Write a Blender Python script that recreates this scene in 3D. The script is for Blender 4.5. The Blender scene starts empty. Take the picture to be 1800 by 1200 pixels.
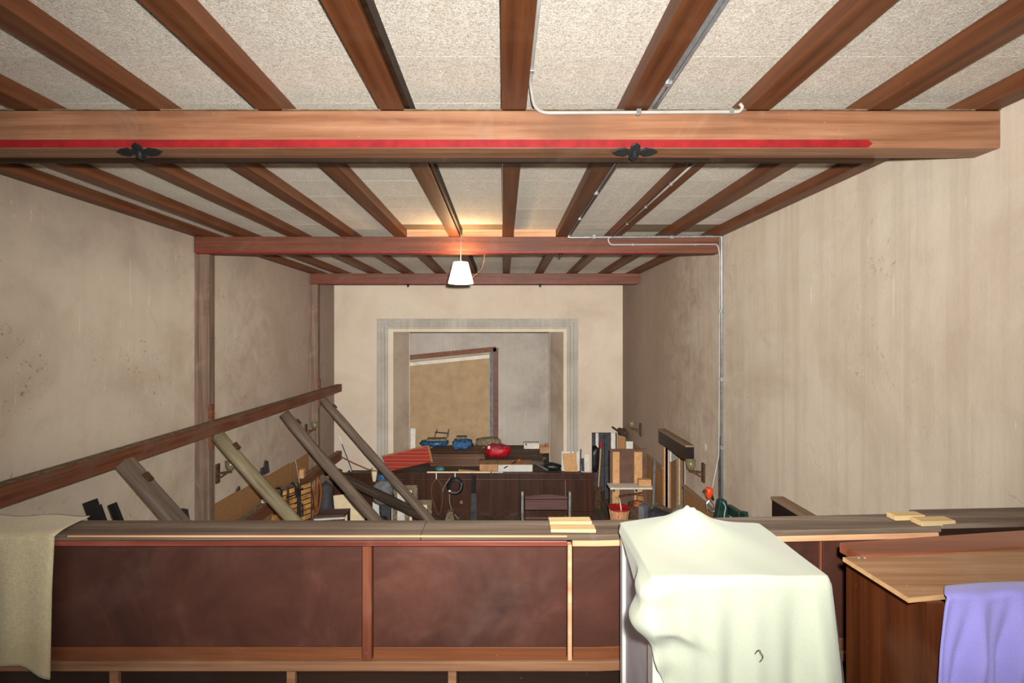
import bpy, bmesh, math, random
from mathutils import Vector, Matrix, Euler, noise as mnoise
random.seed(7)
sc = bpy.context.scene
COL = sc.collection
H = 5.25                      # eye height above the hall floor
F = 850.0                     # focal length in pixels of the 1800 px wide frame
UX, VY = 885.0, 590.0         # vanishing point of the hall axis

# ------------------------------------------------------------------ camera
cam = bpy.data.cameras.new('camera'); cam.sensor_width = 36; cam.lens = F/1800*36
cam.shift_x = (900-UX)/1800; cam.shift_y = -(600-VY)/1800
cam.clip_start = .02; cam.clip_end = 200
camo = bpy.data.objects.new('camera', cam); COL.objects.link(camo)
camo.location = (0, 0, H); camo.rotation_euler = (math.pi/2, 0, 0)
sc.camera = camo
# ------------------------------------------------------------------ light
sc.view_settings.view_transform = 'Standard'
sc.view_settings.look = 'None'
sc.view_settings.exposure = 0.0
sc.view_settings.gamma = 1
sc.view_settings.use_curve_mapping = False
w = bpy.data.worlds.new('world'); sc.world = w; w.use_nodes = True
w.node_tree.nodes['Background'].inputs[0].default_value = (1.0, .96, .91, 1)
w.node_tree.nodes['Background'].inputs[1].default_value = .8
fl = bpy.data.lights.new('camera_flash', 'SPOT'); fl.energy = 136; fl.color = (1, .98, .95)
fl.spot_size = math.radians(136); fl.spot_blend = 1; fl.shadow_soft_size = .04
fl.use_nodes = True
_n = fl.node_tree.nodes; _em = _n['Emission']; _fo = _n.new('ShaderNodeLightFalloff'); _fo.inputs['Strength'].default_value = 1
_ad = _n.new('ShaderNodeMath'); _ad.operation = 'MULTIPLY_ADD'; _ad.inputs[1].default_value = 2.0
_sc = _n.new('ShaderNodeMath'); _sc.operation = 'MULTIPLY'; _sc.inputs[1].default_value = .18
fl.node_tree.links.new(_fo.outputs['Linear'], _ad.inputs[0]); fl.node_tree.links.new(_fo.outputs['Constant'], _sc.inputs[0]); fl.node_tree.links.new(_sc.outputs[0], _ad.inputs[2])
fl.node_tree.links.new(_ad.outputs[0], _em.inputs['Strength'])
flo = bpy.data.objects.new('camera_flash', fl); COL.objects.link(flo)
flo.location = (.10, .0, H+.14); flo.rotation_euler = (math.radians(99), 0, math.radians(-4))

# ------------------------------------------------------------------ helpers
def R(u, v, y): return Vector(((u-UX)*y/F, y, H-(v-VY)*y/F))
def X(u, y): return (u-UX)*y/F
def Zr(v, y): return H-(v-VY)*y/F

def lin(c):
    def f(x):
        x /= 255.0
        return x/12.92 if x <= .04045 else ((x+.055)/1.055)**2.4
    return (f(c[0]), f(c[1]), f(c[2]), 1)

WL = {}                       # world location of each object (nothing above it is rotated)
class MB:
    def __init__(s): s.v = []; s.f = []
    def add(s, vs, fs):
        n = len(s.v); s.v += [Vector(p) for p in vs]; s.f += [[i+n for i in f] for f in fs]; return s
    def box(s, x0, x1, y0, y1, z0, z1):
        x0, x1 = min(x0, x1), max(x0, x1); y0, y1 = min(y0, y1), max(y0, y1); z0, z1 = min(z0, z1), max(z0, z1)
        return s.add([(x0,y0,z0),(x1,y0,z0),(x1,y1,z0),(x0,y1,z0),(x0,y0,z1),(x1,y0,z1),(x1,y1,z1),(x0,y1,z1)],
                     [(0,3,2,1),(4,5,6,7),(0,1,5,4),(1,2,6,5),(2,3,7,6),(3,0,4,7)])
    def obb(s, c, size, rot=(0,0,0)):
        M = Matrix.Translation(Vector(c)) @ Euler(rot).to_matrix().to_4x4()
        a, b, d = size[0]/2, size[1]/2, size[2]/2
        vs = [M @ Vector(p) for p in [(-a,-b,-d),(a,-b,-d),(a,b,-d),(-a,b,-d),(-a,-b,d),(a,-b,d),(a,b,d),(-a,b,d)]]
        return s.add(vs, [(0,3,2,1),(4,5,6,7),(0,1,5,4),(1,2,6,5),(2,3,7,6),(3,0,4,7)])
    def prism(s, pts, off):
        """polygon of 3D points extruded by vector off"""
        pts = [Vector(p) for p in pts]; off = Vector(off); n = len(pts)
        nrm = Vector((0,0,0))
        for i in range(n): nrm += pts[i].cross(pts[(i+1) % n])
        if nrm.dot(off) > 0: pts = pts[::-1]
        fs = [tuple(range(n)), tuple(range(2*n-1, n-1, -1))]
        fs += [(i, i+n, (i+1) % n+n, (i+1) % n) for i in range(n)]
        return s.add(pts+[p+off for p in pts], fs)
    def bar(s, a, b, w, t, up=(0,0,1)):
        """rectangular bar from a to b; t along up, w across"""
        a, b = Vector(a), Vector(b); d = (b-a).normalized(); up = Vector(up)
        sd = d.cross(up)
        if sd.length < 1e-4: sd = d.cross(Vector((1,0,0)))
        sd.normalize(); u2 = sd.cross(d).normalized()
        q = [sd*(-w/2)+u2*(-t/2), sd*(w/2)+u2*(-t/2), sd*(w/2)+u2*(t/2), sd*(-w/2)+u2*(t/2)]
        vs = [a+p for p in q]+[b+p for p in q]
        return s.add(vs, [(0,1,2,3),(7,6,5,4),(0,4,5,1),(1,5,6,2),(2,6,7,3),(3,7,4,0)])
    def tube(s, path, r, n=8):
        path = [Vector(p) for p in path]; rr = r if isinstance(r, (list, tuple)) else [r]*len(path)
        vs = []; fs = []; prev = None
        for i, p in enumerate(path):
            d = (path[min(i+1, len(path)-1)]-path[max(i-1, 0)]).normalized()
            if prev is None:
                sd = d.cross(Vector((0,0,1)))
                if sd.length < .05: sd = d.cross(Vector((0,1,0)))
            else: sd = prev-d*prev.dot(d)
            sd.normalize(); prev = sd; u2 = d.cross(sd)
            for k in range(n):
                a = 2*math.pi*k/n; vs.append(p+(sd*math.cos(a)+u2*math.sin(a))*rr[i])
        for i in range(len(path)-1):
            for k in range(n):
                a, b = i*n+k, i*n+(k+1) % n
                fs.append((a, b, b+n, a+n))
        fs.append(tuple(range(n-1, -1, -1))); fs.append(tuple(range((len(path)-1)*n, len(path)*n)))
        return s.add(vs, fs)
    def lathe(s, prof, c, n=20, sx=1, sy=1):
        c = Vector(c); vs = []; fs = []
        for r, z in prof:
            for k in range(n):
                a = 2*math.pi*k/n; vs.append(c+Vector((r*math.cos(a)*sx, r*math.sin(a)*sy, z)))
        for i in range(len(prof)-1):
            for k in range(n):
                a, b = i*n+k, i*n+(k+1) % n; fs.append((a, b, b+n, a+n))
        if prof[0][0] > 1e-4: fs.append(tuple(range(n-1, -1, -1)))
        if prof[-1][0] > 1e-4: fs.append(tuple(range((len(prof)-1)*n, len(prof)*n)))
        return s.add(vs, fs)
    def grid(s, fn, nu, nv):
        vs = [fn(i/nu, j/nv) for j in range(nv+1) for i in range(nu+1)]
        fs = [(j*(nu+1)+i, j*(nu+1)+i+1, (j+1)*(nu+1)+i+1, (j+1)*(nu+1)+i) for j in range(nv) for i in range(nu)]
        return s.add(vs, fs)
    def blob(s, c, size, seed=0, amp=.18, n=16, m=10, flat=.0, freq=2.2):
        """soft crumpled bag"""
        c = Vector(c); vs = []; fs = []
        for j in range(m+1):
            th = math.pi*j/m
            for k in range(n):
                ph = 2*math.pi*k/n
                d = Vector((math.sin(th)*math.cos(ph), math.sin(th)*math.sin(ph), math.cos(th)))
                q = 1+amp*mnoise.noise(d*freq+Vector((seed*3.1, seed*1.7, seed)))+amp*.5*mnoise.noise(d*freq*2.7+Vector((seed, 5, seed)))
                sg = lambda t, e: math.copysign(abs(t)**e, t)
                p = Vector((sg(d.x, .75)*size[0]/2, sg(d.y, .75)*size[1]/2, sg(d.z, .8)*size[2]/2))*q
                if p.z < -size[2]/2*(1-flat*.2): p.z = -size[2]/2*(1-flat*.2)
                vs.append(c+p)
        for j in range(m):
            for k in range(n):
                a, b = j*n+k, j*n+(k+1) % n; fs.append((a, a+n, b+n, b))
        return s.add(vs, fs)
    def build(s, name, mat, parent=None, label=None, cat=None, group=None, kind=None, bevel=0, smooth=False, solid=0, matrix=None):
        me = bpy.data.meshes.new(name)
        if matrix is not None: loc = Vector((0,0,0))
        elif parent is None:
            lo = [min(p[i] for p in s.v) for i in range(3)]; hi = [max(p[i] for p in s.v) for i in range(3)]
            loc = Vector(((lo[0]+hi[0])/2, (lo[1]+hi[1])/2, lo[2]))
        else: loc = WL[parent.name]
        me.from_pydata([tuple(p-loc) for p in s.v], [], s.f)
        bm = bmesh.new(); bm.from_mesh(me)
        bmesh.ops.remove_doubles(bm, verts=bm.verts, dist=1e-5)
        bmesh.ops.recalc_face_normals(bm, faces=bm.faces)
        bm.to_mesh(me); bm.free()
        if smooth:
            for p in me.polygons: p.use_smooth = True
        me.materials.append(mat)
        o = bpy.data.objects.new(name, me); COL.objects.link(o)
        if parent is None: o.location = loc
        else: o.parent = parent
        if matrix is not None: o.matrix_local = matrix
        WL[o.name] = loc
        if bevel:
            b = o.modifiers.new('bevel', 'BEVEL'); b.width = bevel; b.segments = 2; b.limit_method = 'ANGLE'
        if solid:
            b = o.modifiers.new('solid', 'SOLIDIFY'); b.thickness = solid
        if label: o['label'] = label
        if cat: o['category'] = cat
        if group: o['group'] = group
        if kind: o['kind'] = kind
        return o

def thing(name, label, cat, loc, group=None, kind=None):
    o = bpy.data.objects.new(name, None); COL.objects.link(o); o.location = loc; o.empty_display_size = .1
    if kind: o['kind'] = kind
    else: o['label'] = label; o['category'] = cat
    if kind and label: o['label'] = label
    if group: o['group'] = group
    WL[o.name] = Vector(loc)
    return o

# ------------------------------------------------------------------ materials
class NT:
    def __init__(s, name, rough=.7, spec=.3, metal=0):
        s.m = bpy.data.materials.new(name); s.m.use_nodes = True
        s.t = s.m.node_tree; s.n = s.t.nodes; s.b = s.n['Principled BSDF']
        s.b.inputs['Roughness'].default_value = rough
        s.b.inputs['Specular IOR Level'].default_value = spec
        s.b.inputs['Metallic'].default_value = metal
        s.tc = s.n.new('ShaderNodeTexCoord')
    def link(s, a, b): s.t.links.new(a, b)
    def noise(s, scale=(1,1,1), sc_=1.0, detail=4, rough=.55, dist=0, rot=(0,0,0), loc=(0,0,0)):
        mp = s.n.new('ShaderNodeMapping'); mp.inputs['Scale'].default_value = scale; mp.inputs['Rotation'].default_value = rot
        mp.inputs['Location'].default_value = loc
        s.link(s.tc.outputs['Object'], mp.inputs['Vector'])
        t = s.n.new('ShaderNodeTexNoise'); t.inputs['Scale'].default_value = sc_; t.inputs['Detail'].default_value = detail
        t.inputs['Roughness'].default_value = rough; t.inputs['Distortion'].default_value = dist
        s.link(mp.outputs[0], t.inputs['Vector']); return t.outputs['Fac']
    def ramp(s, fac, stops):
        r = s.n.new('ShaderNodeValToRGB'); e = r.color_ramp.elements
        while len(e) < len(stops): e.new(.5)
        for i, (p, c) in enumerate(stops):
            e[i].position = p; e[i].color = lin(c) if len(c) == 3 else c
        s.link(fac, r.inputs[0]); return r.outputs[0]
    def mix(s, fac, a, b, mode='MIX'):
        x = s.n.new('ShaderNodeMix'); x.data_type = 'RGBA'; x.blend_type = mode
        for sock, val in ((x.inputs[0], fac), (x.inputs[6], a), (x.inputs[7], b)):
            if hasattr(val, 'is_output'): s.link(val, sock)
            elif isinstance(val, (int, float)): sock.default_value = val
            else: sock.default_value = lin(val) if len(val) == 3 else val
        return x.outputs[2]
    def math(s, op, a, b=0.0, clamp=False):
        x = s.n.new('ShaderNodeMath'); x.operation = op; x.use_clamp = clamp
        for sock, val in ((x.inputs[0], a), (x.inputs[1], b)):
            if hasattr(val, 'is_output'): s.link(val, sock)
            else: sock.default_value = val
        return x.outputs[0]
    def xyz(s):
        x = s.n.new('ShaderNodeSeparateXYZ'); s.link(s.tc.outputs['Object'], x.inputs[0]); return x.outputs
    def remap(s, v, a, b, c=0., d=1.):
        x = s.n.new('ShaderNodeMapRange'); x.interpolation_type = 'SMOOTHSTEP'
        s.link(v, x.inputs[0])
        for i, q in enumerate((a, b, c, d)): x.inputs[i+1].default_value = q
        return x.outputs[0]
    def bump(s, h, strength=.3, dist=.01):
        b = s.n.new('ShaderNodeBump'); b.inputs['Strength'].default_value = strength; b.inputs['Distance'].default_value = dist
        s.link(h, b.inputs['Height']); s.link(b.outputs[0], s.b.inputs['Normal'])
    def col(s, c):
        if hasattr(c, 'is_output'): s.link(c, s.b.inputs['Base Color'])
        else: s.b.inputs['Base Color'].default_value = lin(c)
        return s.m
    def vary(s, c, amt=.25):
        """a little lighter or darker from one piece to the next"""
        oi = s.n.new('ShaderNodeObjectInfo')
        h = s.n.new('ShaderNodeHueSaturation')
        s.link(s.math('ADD', s.math('MULTIPLY', oi.outputs['Random'], amt), 1-amt/2), h.inputs['Value'])
        s.link(c, h.inputs['Color']); return h.outputs[0]

def wood(name, c_dark, c_mid, c_light, axis='x', rough=.55, spec=.3, dirt=None, fine=1.0, vary=.15, bump=.15):
    t = NT(name, rough, spec)
    a = {'x': (.5, 12, 12), 'y': (12, .5, 12), 'z': (12, 12, .5)}[axis]
    a = tuple(q*fine for q in a)
    n1 = t.noise(a, 1.6, 5, .6, .35)
    n2 = t.noise(tuple(q*5 for q in a), 1.4, 3, .6, .3)
    n3 = t.noise((1,1,1), 1.3, 3)
    c = t.ramp(n1, [(.28, c_dark), (.5, c_mid), (.72, c_light)])
    c = t.mix(t.math('MULTIPLY', n2, .35), c, c_dark)
    if dirt: c = t.mix(t.remap(n3, .45, .75, 0, .7), c, dirt)
    n7 = t.noise((1,1,1), 55, 2, .5, .6, loc=(3,3,1)); n8 = t.noise((1,1,1), 2.3, 3, .6, .8, loc=(6,2,8))
    c = t.mix(t.remap(n7, .72, .78, 0, .3), c, tuple(min(255, q+50) for q in c_light))
    c = t.mix(t.remap(n8, .55, .8, 0, .4), c, tuple((q*.7+40) for q in c_light))
    if vary: c = t.vary(c, vary)
    t.bump(n2, bump, .004)
    return t.col(c)

def plain(name, c, rough=.6, spec=.3, metal=0, var=.12, scale=6, bump=0, dirt=None, vary=0):
    t = NT(name, rough, spec, metal)
    n = t.noise((1,1,1), scale, 5, .6, .3)
    dk = tuple(q*(1-var*1.6) for q in c); lt = tuple(min(255, q*(1+var)) for q in c)
    o = t.ramp(n, [(.3, dk), (.7, lt)])
    if dirt: o = t.mix(t.remap(t.noise((1,1,1), scale*.5, 4, loc=(3,1,2)), .5, .7, 0, .7), o, dirt)
    if vary: o = t.vary(o, vary)
    if bump: t.bump(t.noise((1,1,1), scale*6, 3), bump, .006)
    return t.col(o)

def plaster(name, base, stain, light, streak=0.0, rough=.9, soot=None, sootz=(0, 0), patch=.6, far=None, chips=0):
    t = NT(name, rough, .12)
    n1 = t.noise((1,1,1), .55, 6, .62, .5)
    n2 = t.noise((1,1,1), 2.6, 6, .65, .8, loc=(4,2,7))
    c = t.ramp(n1, [(.25, stain), (.5, base), (.74, light)])
    c = t.mix(t.remap(n2, .52, .8, 0, patch*.6), c, stain)
    if streak:
        s1 = t.noise((5, 5, .16), 1.5, 5, .6, .2, loc=(0,3,0))
        s2 = t.noise((16, 16, .35), 1.2, 4, .6, .1, loc=(1,8,0))
        c = t.mix(t.remap(s1, .42, .68, 0, streak), c, stain)
        c = t.mix(t.remap(s2, .55, .75, 0, streak*.8), c, light)
        n3 = t.noise((9, 9, .8), 2.2, 2, .4, .3, loc=(7,5,2))
        c = t.mix(t.remap(n3, .735, .76, 0, .55), c, (228, 216, 200))
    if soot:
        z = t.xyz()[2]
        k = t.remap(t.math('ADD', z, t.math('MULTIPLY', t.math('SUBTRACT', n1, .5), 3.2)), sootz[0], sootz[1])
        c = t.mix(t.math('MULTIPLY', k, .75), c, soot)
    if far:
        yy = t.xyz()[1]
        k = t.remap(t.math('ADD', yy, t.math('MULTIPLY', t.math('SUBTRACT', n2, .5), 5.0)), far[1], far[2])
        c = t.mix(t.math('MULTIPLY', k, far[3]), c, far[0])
        k2 = t.remap(t.math('ADD', yy, t.math('MULTIPLY', t.math('SUBTRACT', n2, .5), 1.5)), 5.8, 7.9)  # corner shade painted into the plaster colour towards the end wall
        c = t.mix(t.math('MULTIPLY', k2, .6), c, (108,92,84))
    if chips:
        n4 = t.noise((3, 14, 1.3), 3.0, 2, .5, 1.6, loc=(2,9,4)); n5 = t.noise((1,1,1), .9, 2, .5, loc=(8,1,3))
        c = t.mix(t.math('MULTIPLY', t.remap(n4, .70, .725, 0, chips), t.remap(n5, .45, .6)), c, (222,208,192))
        n6 = t.noise((1,1,1), 7, 4, .7, 1.5, loc=(1,4,6))
        c = t.mix(t.math('MULTIPLY', t.remap(n6, .6, .7, 0, chips), t.remap(n5, .5, .65)), c, (120,100,84))
    f = t.noise((1,1,1), 34, 4, .6)
    c = t.mix(t.math('MULTIPLY', f, .16), c, stain)
    h = t.math('ADD', n2, t.math('MULTIPLY', f, .35))
    t.bump(h, .25, .02)
    return t.col(c)

def cloth(name, c, c2, rough=.95, scale=300, bump=.4, dirt=None, sheen=.2):
    t = NT(name, rough, .1)
    t.b.inputs['Sheen Weight'].default_value = sheen
    a = t.noise((scale*.25, scale, scale), 1, 1); b = t.noise((scale, scale, scale*.25), 1, 1)
    g = t.math('MULTIPLY', t.math('ADD', a, b), .5)
    o = t.mix(g, c, c2)
    if dirt: o = t.mix(t.remap(t.noise((1,1,1), 3.2, 4), .46, .7, 0, .55), o, dirt)
    t.bump(g, bump, .002)
    return t.col(o)

M = {}
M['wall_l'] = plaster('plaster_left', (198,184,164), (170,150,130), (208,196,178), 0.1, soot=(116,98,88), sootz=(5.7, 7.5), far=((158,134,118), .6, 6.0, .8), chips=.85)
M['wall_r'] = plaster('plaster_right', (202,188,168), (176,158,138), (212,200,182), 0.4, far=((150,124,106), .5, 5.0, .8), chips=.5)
M['wall_b'] = plaster('plaster_end', (188,172,153), (172,154,136), (197,183,165), 0, patch=.5, chips=.15)
M['stage_wall'] = plaster('plaster_stage', (168,158,146), (138,128,118), (182,172,162), .15)
M['stage_light'] = plaster('plaster_stage_upper', (186,182,174), (160,154,146), (196,192,186), 0)
M['reveal'] = plaster('plaster_reveal', (180,162,142), (140,120,100), (192,178,160), .1)
M['trim_p'] = plaster('plaster_trim', (164,157,146), (136,128,116), (180,174,162), .4)
M['trim_lt'] = plaster('plaster_trim_light', (196,182,160), (178,162,140), (206,194,174), .2)
M['tan'] = plain('tan_hardboard', (160,134,102), .85, .15, var=.05, scale=3)
# wood-wool slabs of the ceiling
def woodwool(name, dk, md, lt, dirt):
    t = NT(name, .95, .1)
    a = t.noise((75, 20, 30), 1, 2, .6, 3.5); b = t.noise((20, 75, 30), 1, 2, .6, 3.5, loc=(5,2,1))
    g = t.math('MAXIMUM', a, b)
    c = t.ramp(g, [(.40, dk), (.52, md), (.72, lt)])
    c = t.mix(t.remap(t.noise((1,1,1), 1.6, 5, .65), .5, .78, 0, .6), c, dirt)
    c = t.vary(c, .08)
    t.bump(g, .9, .012)
    return t.col(c)
M['woodwool'] = woodwool('wood_wool_slab', (160,146,126), (224,215,200), (243,237,226), (206,192,172))
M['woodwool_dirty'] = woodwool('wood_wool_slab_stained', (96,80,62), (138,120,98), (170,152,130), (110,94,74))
M['joist'] = wood('joist_wood', (70,36,17), (100,56,29), (120,72,42), 'y', .5, .35, (92,60,38), .8, .18)
M['beam'] = wood('beam_wood', (108,68,44), (148,102,73), (176,131,100), 'x', .45, .4, (114,80,60), .7, 0)
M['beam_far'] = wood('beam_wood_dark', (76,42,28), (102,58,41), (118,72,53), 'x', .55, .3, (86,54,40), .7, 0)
M['beam_dark'] = wood('beam_edge_dark', (22,14,8), (44,28,16), (60,40,24), 'x', .6, .2, None, .7, 0)
M['stripe'] = plain('red_paint_stripe', (140,28,32), .5, .35, var=.1, scale=9)
M['iron'] = plain('black_iron', (30,32,32), .45, .5, .2, scale=20)
M['zinc'] = plain('zinc_conduit', (160,164,166), .38, .5, .6, var=.08, scale=12)
M['cable_w'] = plain('pale_cable', (164,160,154), .5, .4, 0, var=.05)
M['rail'] = wood('waling_wood', (78,44,28), (114,68,46), (134,88,64), 'y', .65, .25, (112,86,70), .8, .1)
M['log'] = wood('raking_log_wood', (92,84,64), (136,124,98), (162,148,120), 'z', .85, .15, (106,84,62), .8, .2)
M['log_grey'] = wood('raking_timber_grey', (78,66,56), (112,97,84), (134,117,102), 'z', .85, .15, None, .8, .1)
M['log_dark'] = wood('raking_timber_brown', (38,30,24), (62,50,40), (88,74,60), 'z', .85, .15, None, .8, .1)
M['post'] = wood('post_wood', (84,66,54), (120,98,82), (146,122,104), 'z', .8, .2, (92,78,70), .8, .1)
M['chip'] = plain('chipboard', (152,112,74), .9, .1, var=.16, scale=60, dirt=(146,104,70))
M['chip_lt'] = plain('raw_pine', (190,146,100), .85, .1, var=.06, scale=14)
M['panel'] = None
def parapet_panel():
    t = NT('mahogany_panel', .42, .4)
    n = t.noise((1, 1, 1), 2.2, 6, .65, .6); n2 = t.noise((2, 2, 26), 1.6, 4, .6)
    c = t.ramp(n, [(.3, (50,29,23)), (.55, (75,44,35)), (.8, (104,68,56))])
    c = t.mix(t.remap(n2, .55, .85, 0, .1), c, (120,82,68))
    c = t.mix(t.remap(t.noise((1,1,1), 1.1, 5, .7, .4, loc=(3,1,5)), .5, .75, 0, .35), c, (118,92,82))
    return t.col(c)
M['panel'] = parapet_panel()
M['panel_low'] = wood('dark_panel', (26,16,12), (44,28,20), (64,42,30), 'x', .5, .3, None, .6, .1)
M['stile'] = wood('worn_stile', (84,40,26), (112,60,40), (142,88,62), 'z', .5, .3, None, 1, 0)
M['rail_worn'] = wood('worn_rail', (92,60,42), (136,96,68), (168,126,94), 'x', .6, .3, (120,84,60), 1, 0)
M['lip'] = wood('red_lip', (84,38,28), (124,60,46), (170,100,78), 'x', .45, .4, None, 1, 0)
M['rawlip'] = wood('raw_lip', (168,118,84), (204,156,116), (222,178,140), 'x', .7, .2, None, 1, 0)
M['cap'] = wood('dusty_cap', (70,56,46), (106,90,76), (150,134,118), 'x', .7, .25, (78,60,48), .8, 0, .3)
M['pine'] = wood('pine_offcut', (172,138,92), (200,172,124), (216,192,148), 'x', .75, .2, (176,172,130), 1, .1)
M['mahog'] = wood('mahogany', (50,22,9), (88,44,20), (112,60,30), 'z', .4, .4, None, .8, .25)
M['panel_brown'] = plain('brown_hardboard', (98,74,62), .8, .15, var=.07, scale=5)
M['brown_band'] = wood('brown_band', (84,46,26), (112,64,38), (132,82,52), 'x', .5, .3, None, .8, 0)
M['mahog_top'] = wood('mahogany_top', (104,54,34), (138,80,56), (156,100,74), 'x', .4, .4, (142,104,80), .8, 0)
M['lam'] = wood('oak_laminate', (122,86,58), (156,116,82), (176,138,102), 'x', .5, .35, None, 1.6, 0, .05)
M['lam_edge'] = wood('laminate_edge', (176,132,88), (204,162,114), (220,180,134), 'x', .6, .3, None, 1, 0)
M['white_lac'] = plain('white_lacquer', (200,198,192), .4, .4, var=.03)
M['grey_panel'] = plain('pale_grey_panel', (176,172,178), .5, .3, var=.05)
M['sheet'] = cloth('pale_green_sheet', (164,170,150), (181,186,167), scale=420, bump=.25, dirt=(182,176,162))
M['towel'] = cloth('lilac_towel', (124,118,186), (150,144,208), scale=520, bump=.7, dirt=(136,126,178))
M['burlap'] = cloth('burlap', (150,138,106), (206,192,158), scale=210, bump=.9, dirt=(160,144,108))
M['floor'] = wood('hall_floor', (64,50,40), (92,76,62), (112,96,80), 'y', .7, .25, (70,62,56), .6, .1)
M['gallery'] = wood('gallery_boards', (40,26,18), (62,42,30), (80,56,42), 'x', .6, .25, None, .6, .1)
M['stagewood'] = wood('stage_front_wood', (40,18,8), (60,30,14), (76,42,22), 'z', .4, .4, None, .7, .12)
M['deck'] = wood('stage_deck', (52,44,38), (76,66,58), (96,86,76), 'x', .8, .2, None, .7, .15)
M['plank_g'] = wood('old_grey_plank', (58,46,38), (86,70,58), (108,90,76), 'x', .85, .15, None, .7, .35)
M['plank_b'] = wood('old_brown_plank', (66,44,32), (100,72,56), (122,92,74), 'x', .85, .15, None, .7, .3)
M['blue'] = plain('blue_plastic', (34,72,108), .35, .5, var=.35, scale=12)
M['blue2'] = plain('blue_denim', (52,88,124), .8, .2, var=.3, scale=16)
M['teal'] = plain('teal_plastic', (60,118,122), .4, .4, var=.2)
M['red'] = plain('red_bag', (164,16,26), .5, .35, var=.2, scale=10)
M['taupe'] = plain('taupe_sack', (118,104,82), .9, .1, var=.2, scale=14)
M['white'] = plain('white_card', (196,192,184), .7, .2, var=.04)
M['offwhite'] = plain('offwhite_board', (202,194,180), .7, .2, var=.06)
M['cream'] = plain('cream_board', (222,202,164), .7, .2, var=.04)
M['cardboard'] = plain('cardboard', (166,128,92), .85, .1, var=.1)
M['black'] = plain('black_plastic', (24,24,25), .45, .4, var=.2)
M['grey'] = plain('mid_grey', (104,104,104), .7, .3, var=.15)
M['dkgrey'] = plain('dark_grey', (58,58,60), .7, .3, var=.2)
M['green'] = plain('dark_green_metal', (16,50,42), .35, .5, var=.25)
M['orange'] = plain('orange_plastic', (232,74,30), .4, .4, var=.08)
M['wicker'] = plain('wicker', (196,140,104), .85, .15, var=.25, scale=40)
M['copper'] = plain('copper_wood', (150,88,44), .5, .4, var=.4, scale=14)
M['bark'] = plain('bark_brown', (78,56,40), .85, .15, var=.3, scale=20)
M['bench_slat'] = wood('bench_slat', (64,40,38), (96,66,62), (112,80,74), 'x', .6, .3, None, 1, .1)
M['bench_leg'] = plain('bench_grey_iron', (134,138,134), .5, .4, .2, var=.15)
M['bentwood'] = wood('bentwood', (92,48,18), (140,82,38), (164,104,56), 'z', .45, .4, None, 1, .1)
M['pelmet'] = wood('dark_pelmet', (20,12,9), (32,19,15), (44,27,21), 'y', .4, .4, None, .7, 0)
M['pelmet_top'] = wood('pelmet_board', (104,84,66), (136,112,90), (156,132,110), 'y', .8, .2, None, .7, 0)
M['pinkpanel'] = plain('pale_door_panel', (182,164,148), .6, .3, var=.06)
M['steel'] = plain('steel', (186,186,182), .3, .5, .8, var=.06)
M['case'] = wood('case_wood', (56,36,32), (86,58,54), (112,82,76), 'x', .5, .35, None, .8, .1)
M['hose'] = plain('hose_ochre', (96,76,40), .55, .3, var=.15)
M['hose_g'] = plain('hose_grey', (132,126,112), .55, .3, var=.1)
M['wattle'] = plain('yellow_slat', (172,126,70), .7, .2, var=.2, vary=.3)
def stripes():
    t = NT('red_striped_cloth', .85, .15)
    wv = t.n.new('ShaderNodeTexWave'); wv.wave_type = 'BANDS'; wv.bands_direction = 'Z'
    wv.inputs['Scale'].default_value = 1.5; wv.inputs['Distortion'].default_value = .2
    t.link(t.tc.outputs['Object'], wv.inputs['Vector'])
    return t.col(t.ramp(wv.outputs['Fac'], [(.25, (146,52,40)), (.5, (126,86,70)), (.7, (164,82,66)), (.85, (150,40,34))]))
M['stripes'] = stripes()
def glass():
    t = NT('amber_glass', .25, .5); t.b.inputs['Transmission Weight'].default_value = .75
    t.b.inputs['Alpha'].default_value = 1
    return t.col((188,176,132))
M['glass'] = glass()
def shade():
    t = NT('lit_lampshade', .8, .1)
    t.b.inputs['Emission Color'].default_value = (1, .82, .55, 1); t.b.inputs['Emission Strength'].default_value = 9
    return t.col((250,236,206))
M['shade'] = shade()

# ================================================================== setting
XL, XR = -5.04, 3.55
YB = 14.4                         # end wall
YBACK = -2.2                      # how far the gallery is built behind the lens
ZC = H+1.73                       # underside of ceiling slabs
ZJ = H+1.61                       # underside of joists / top of beams
GF = H-1.65                       # gallery floor
DECK = H-4.0                      # stage deck

b = MB().box(XL-.3, 6.2, YBACK, 19, -.2, 0); b.build('floor', M['floor'], kind='structure')
MB().box(XL, XR, YBACK, 1.92, GF-.18, GF).build('gallery_floor', M['gallery'], kind='structure')
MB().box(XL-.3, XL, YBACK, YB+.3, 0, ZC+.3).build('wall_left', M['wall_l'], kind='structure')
OY0, OY1, OZ0, OZ1 = 9.49, 10.6, H-3.85, H-2.05
b = MB()
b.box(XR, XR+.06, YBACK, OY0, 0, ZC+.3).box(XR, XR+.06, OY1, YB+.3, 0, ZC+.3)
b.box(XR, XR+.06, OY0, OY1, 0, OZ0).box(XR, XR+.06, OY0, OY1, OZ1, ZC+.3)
b.build('wall_right', M['wall_r'], kind='structure')
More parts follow.
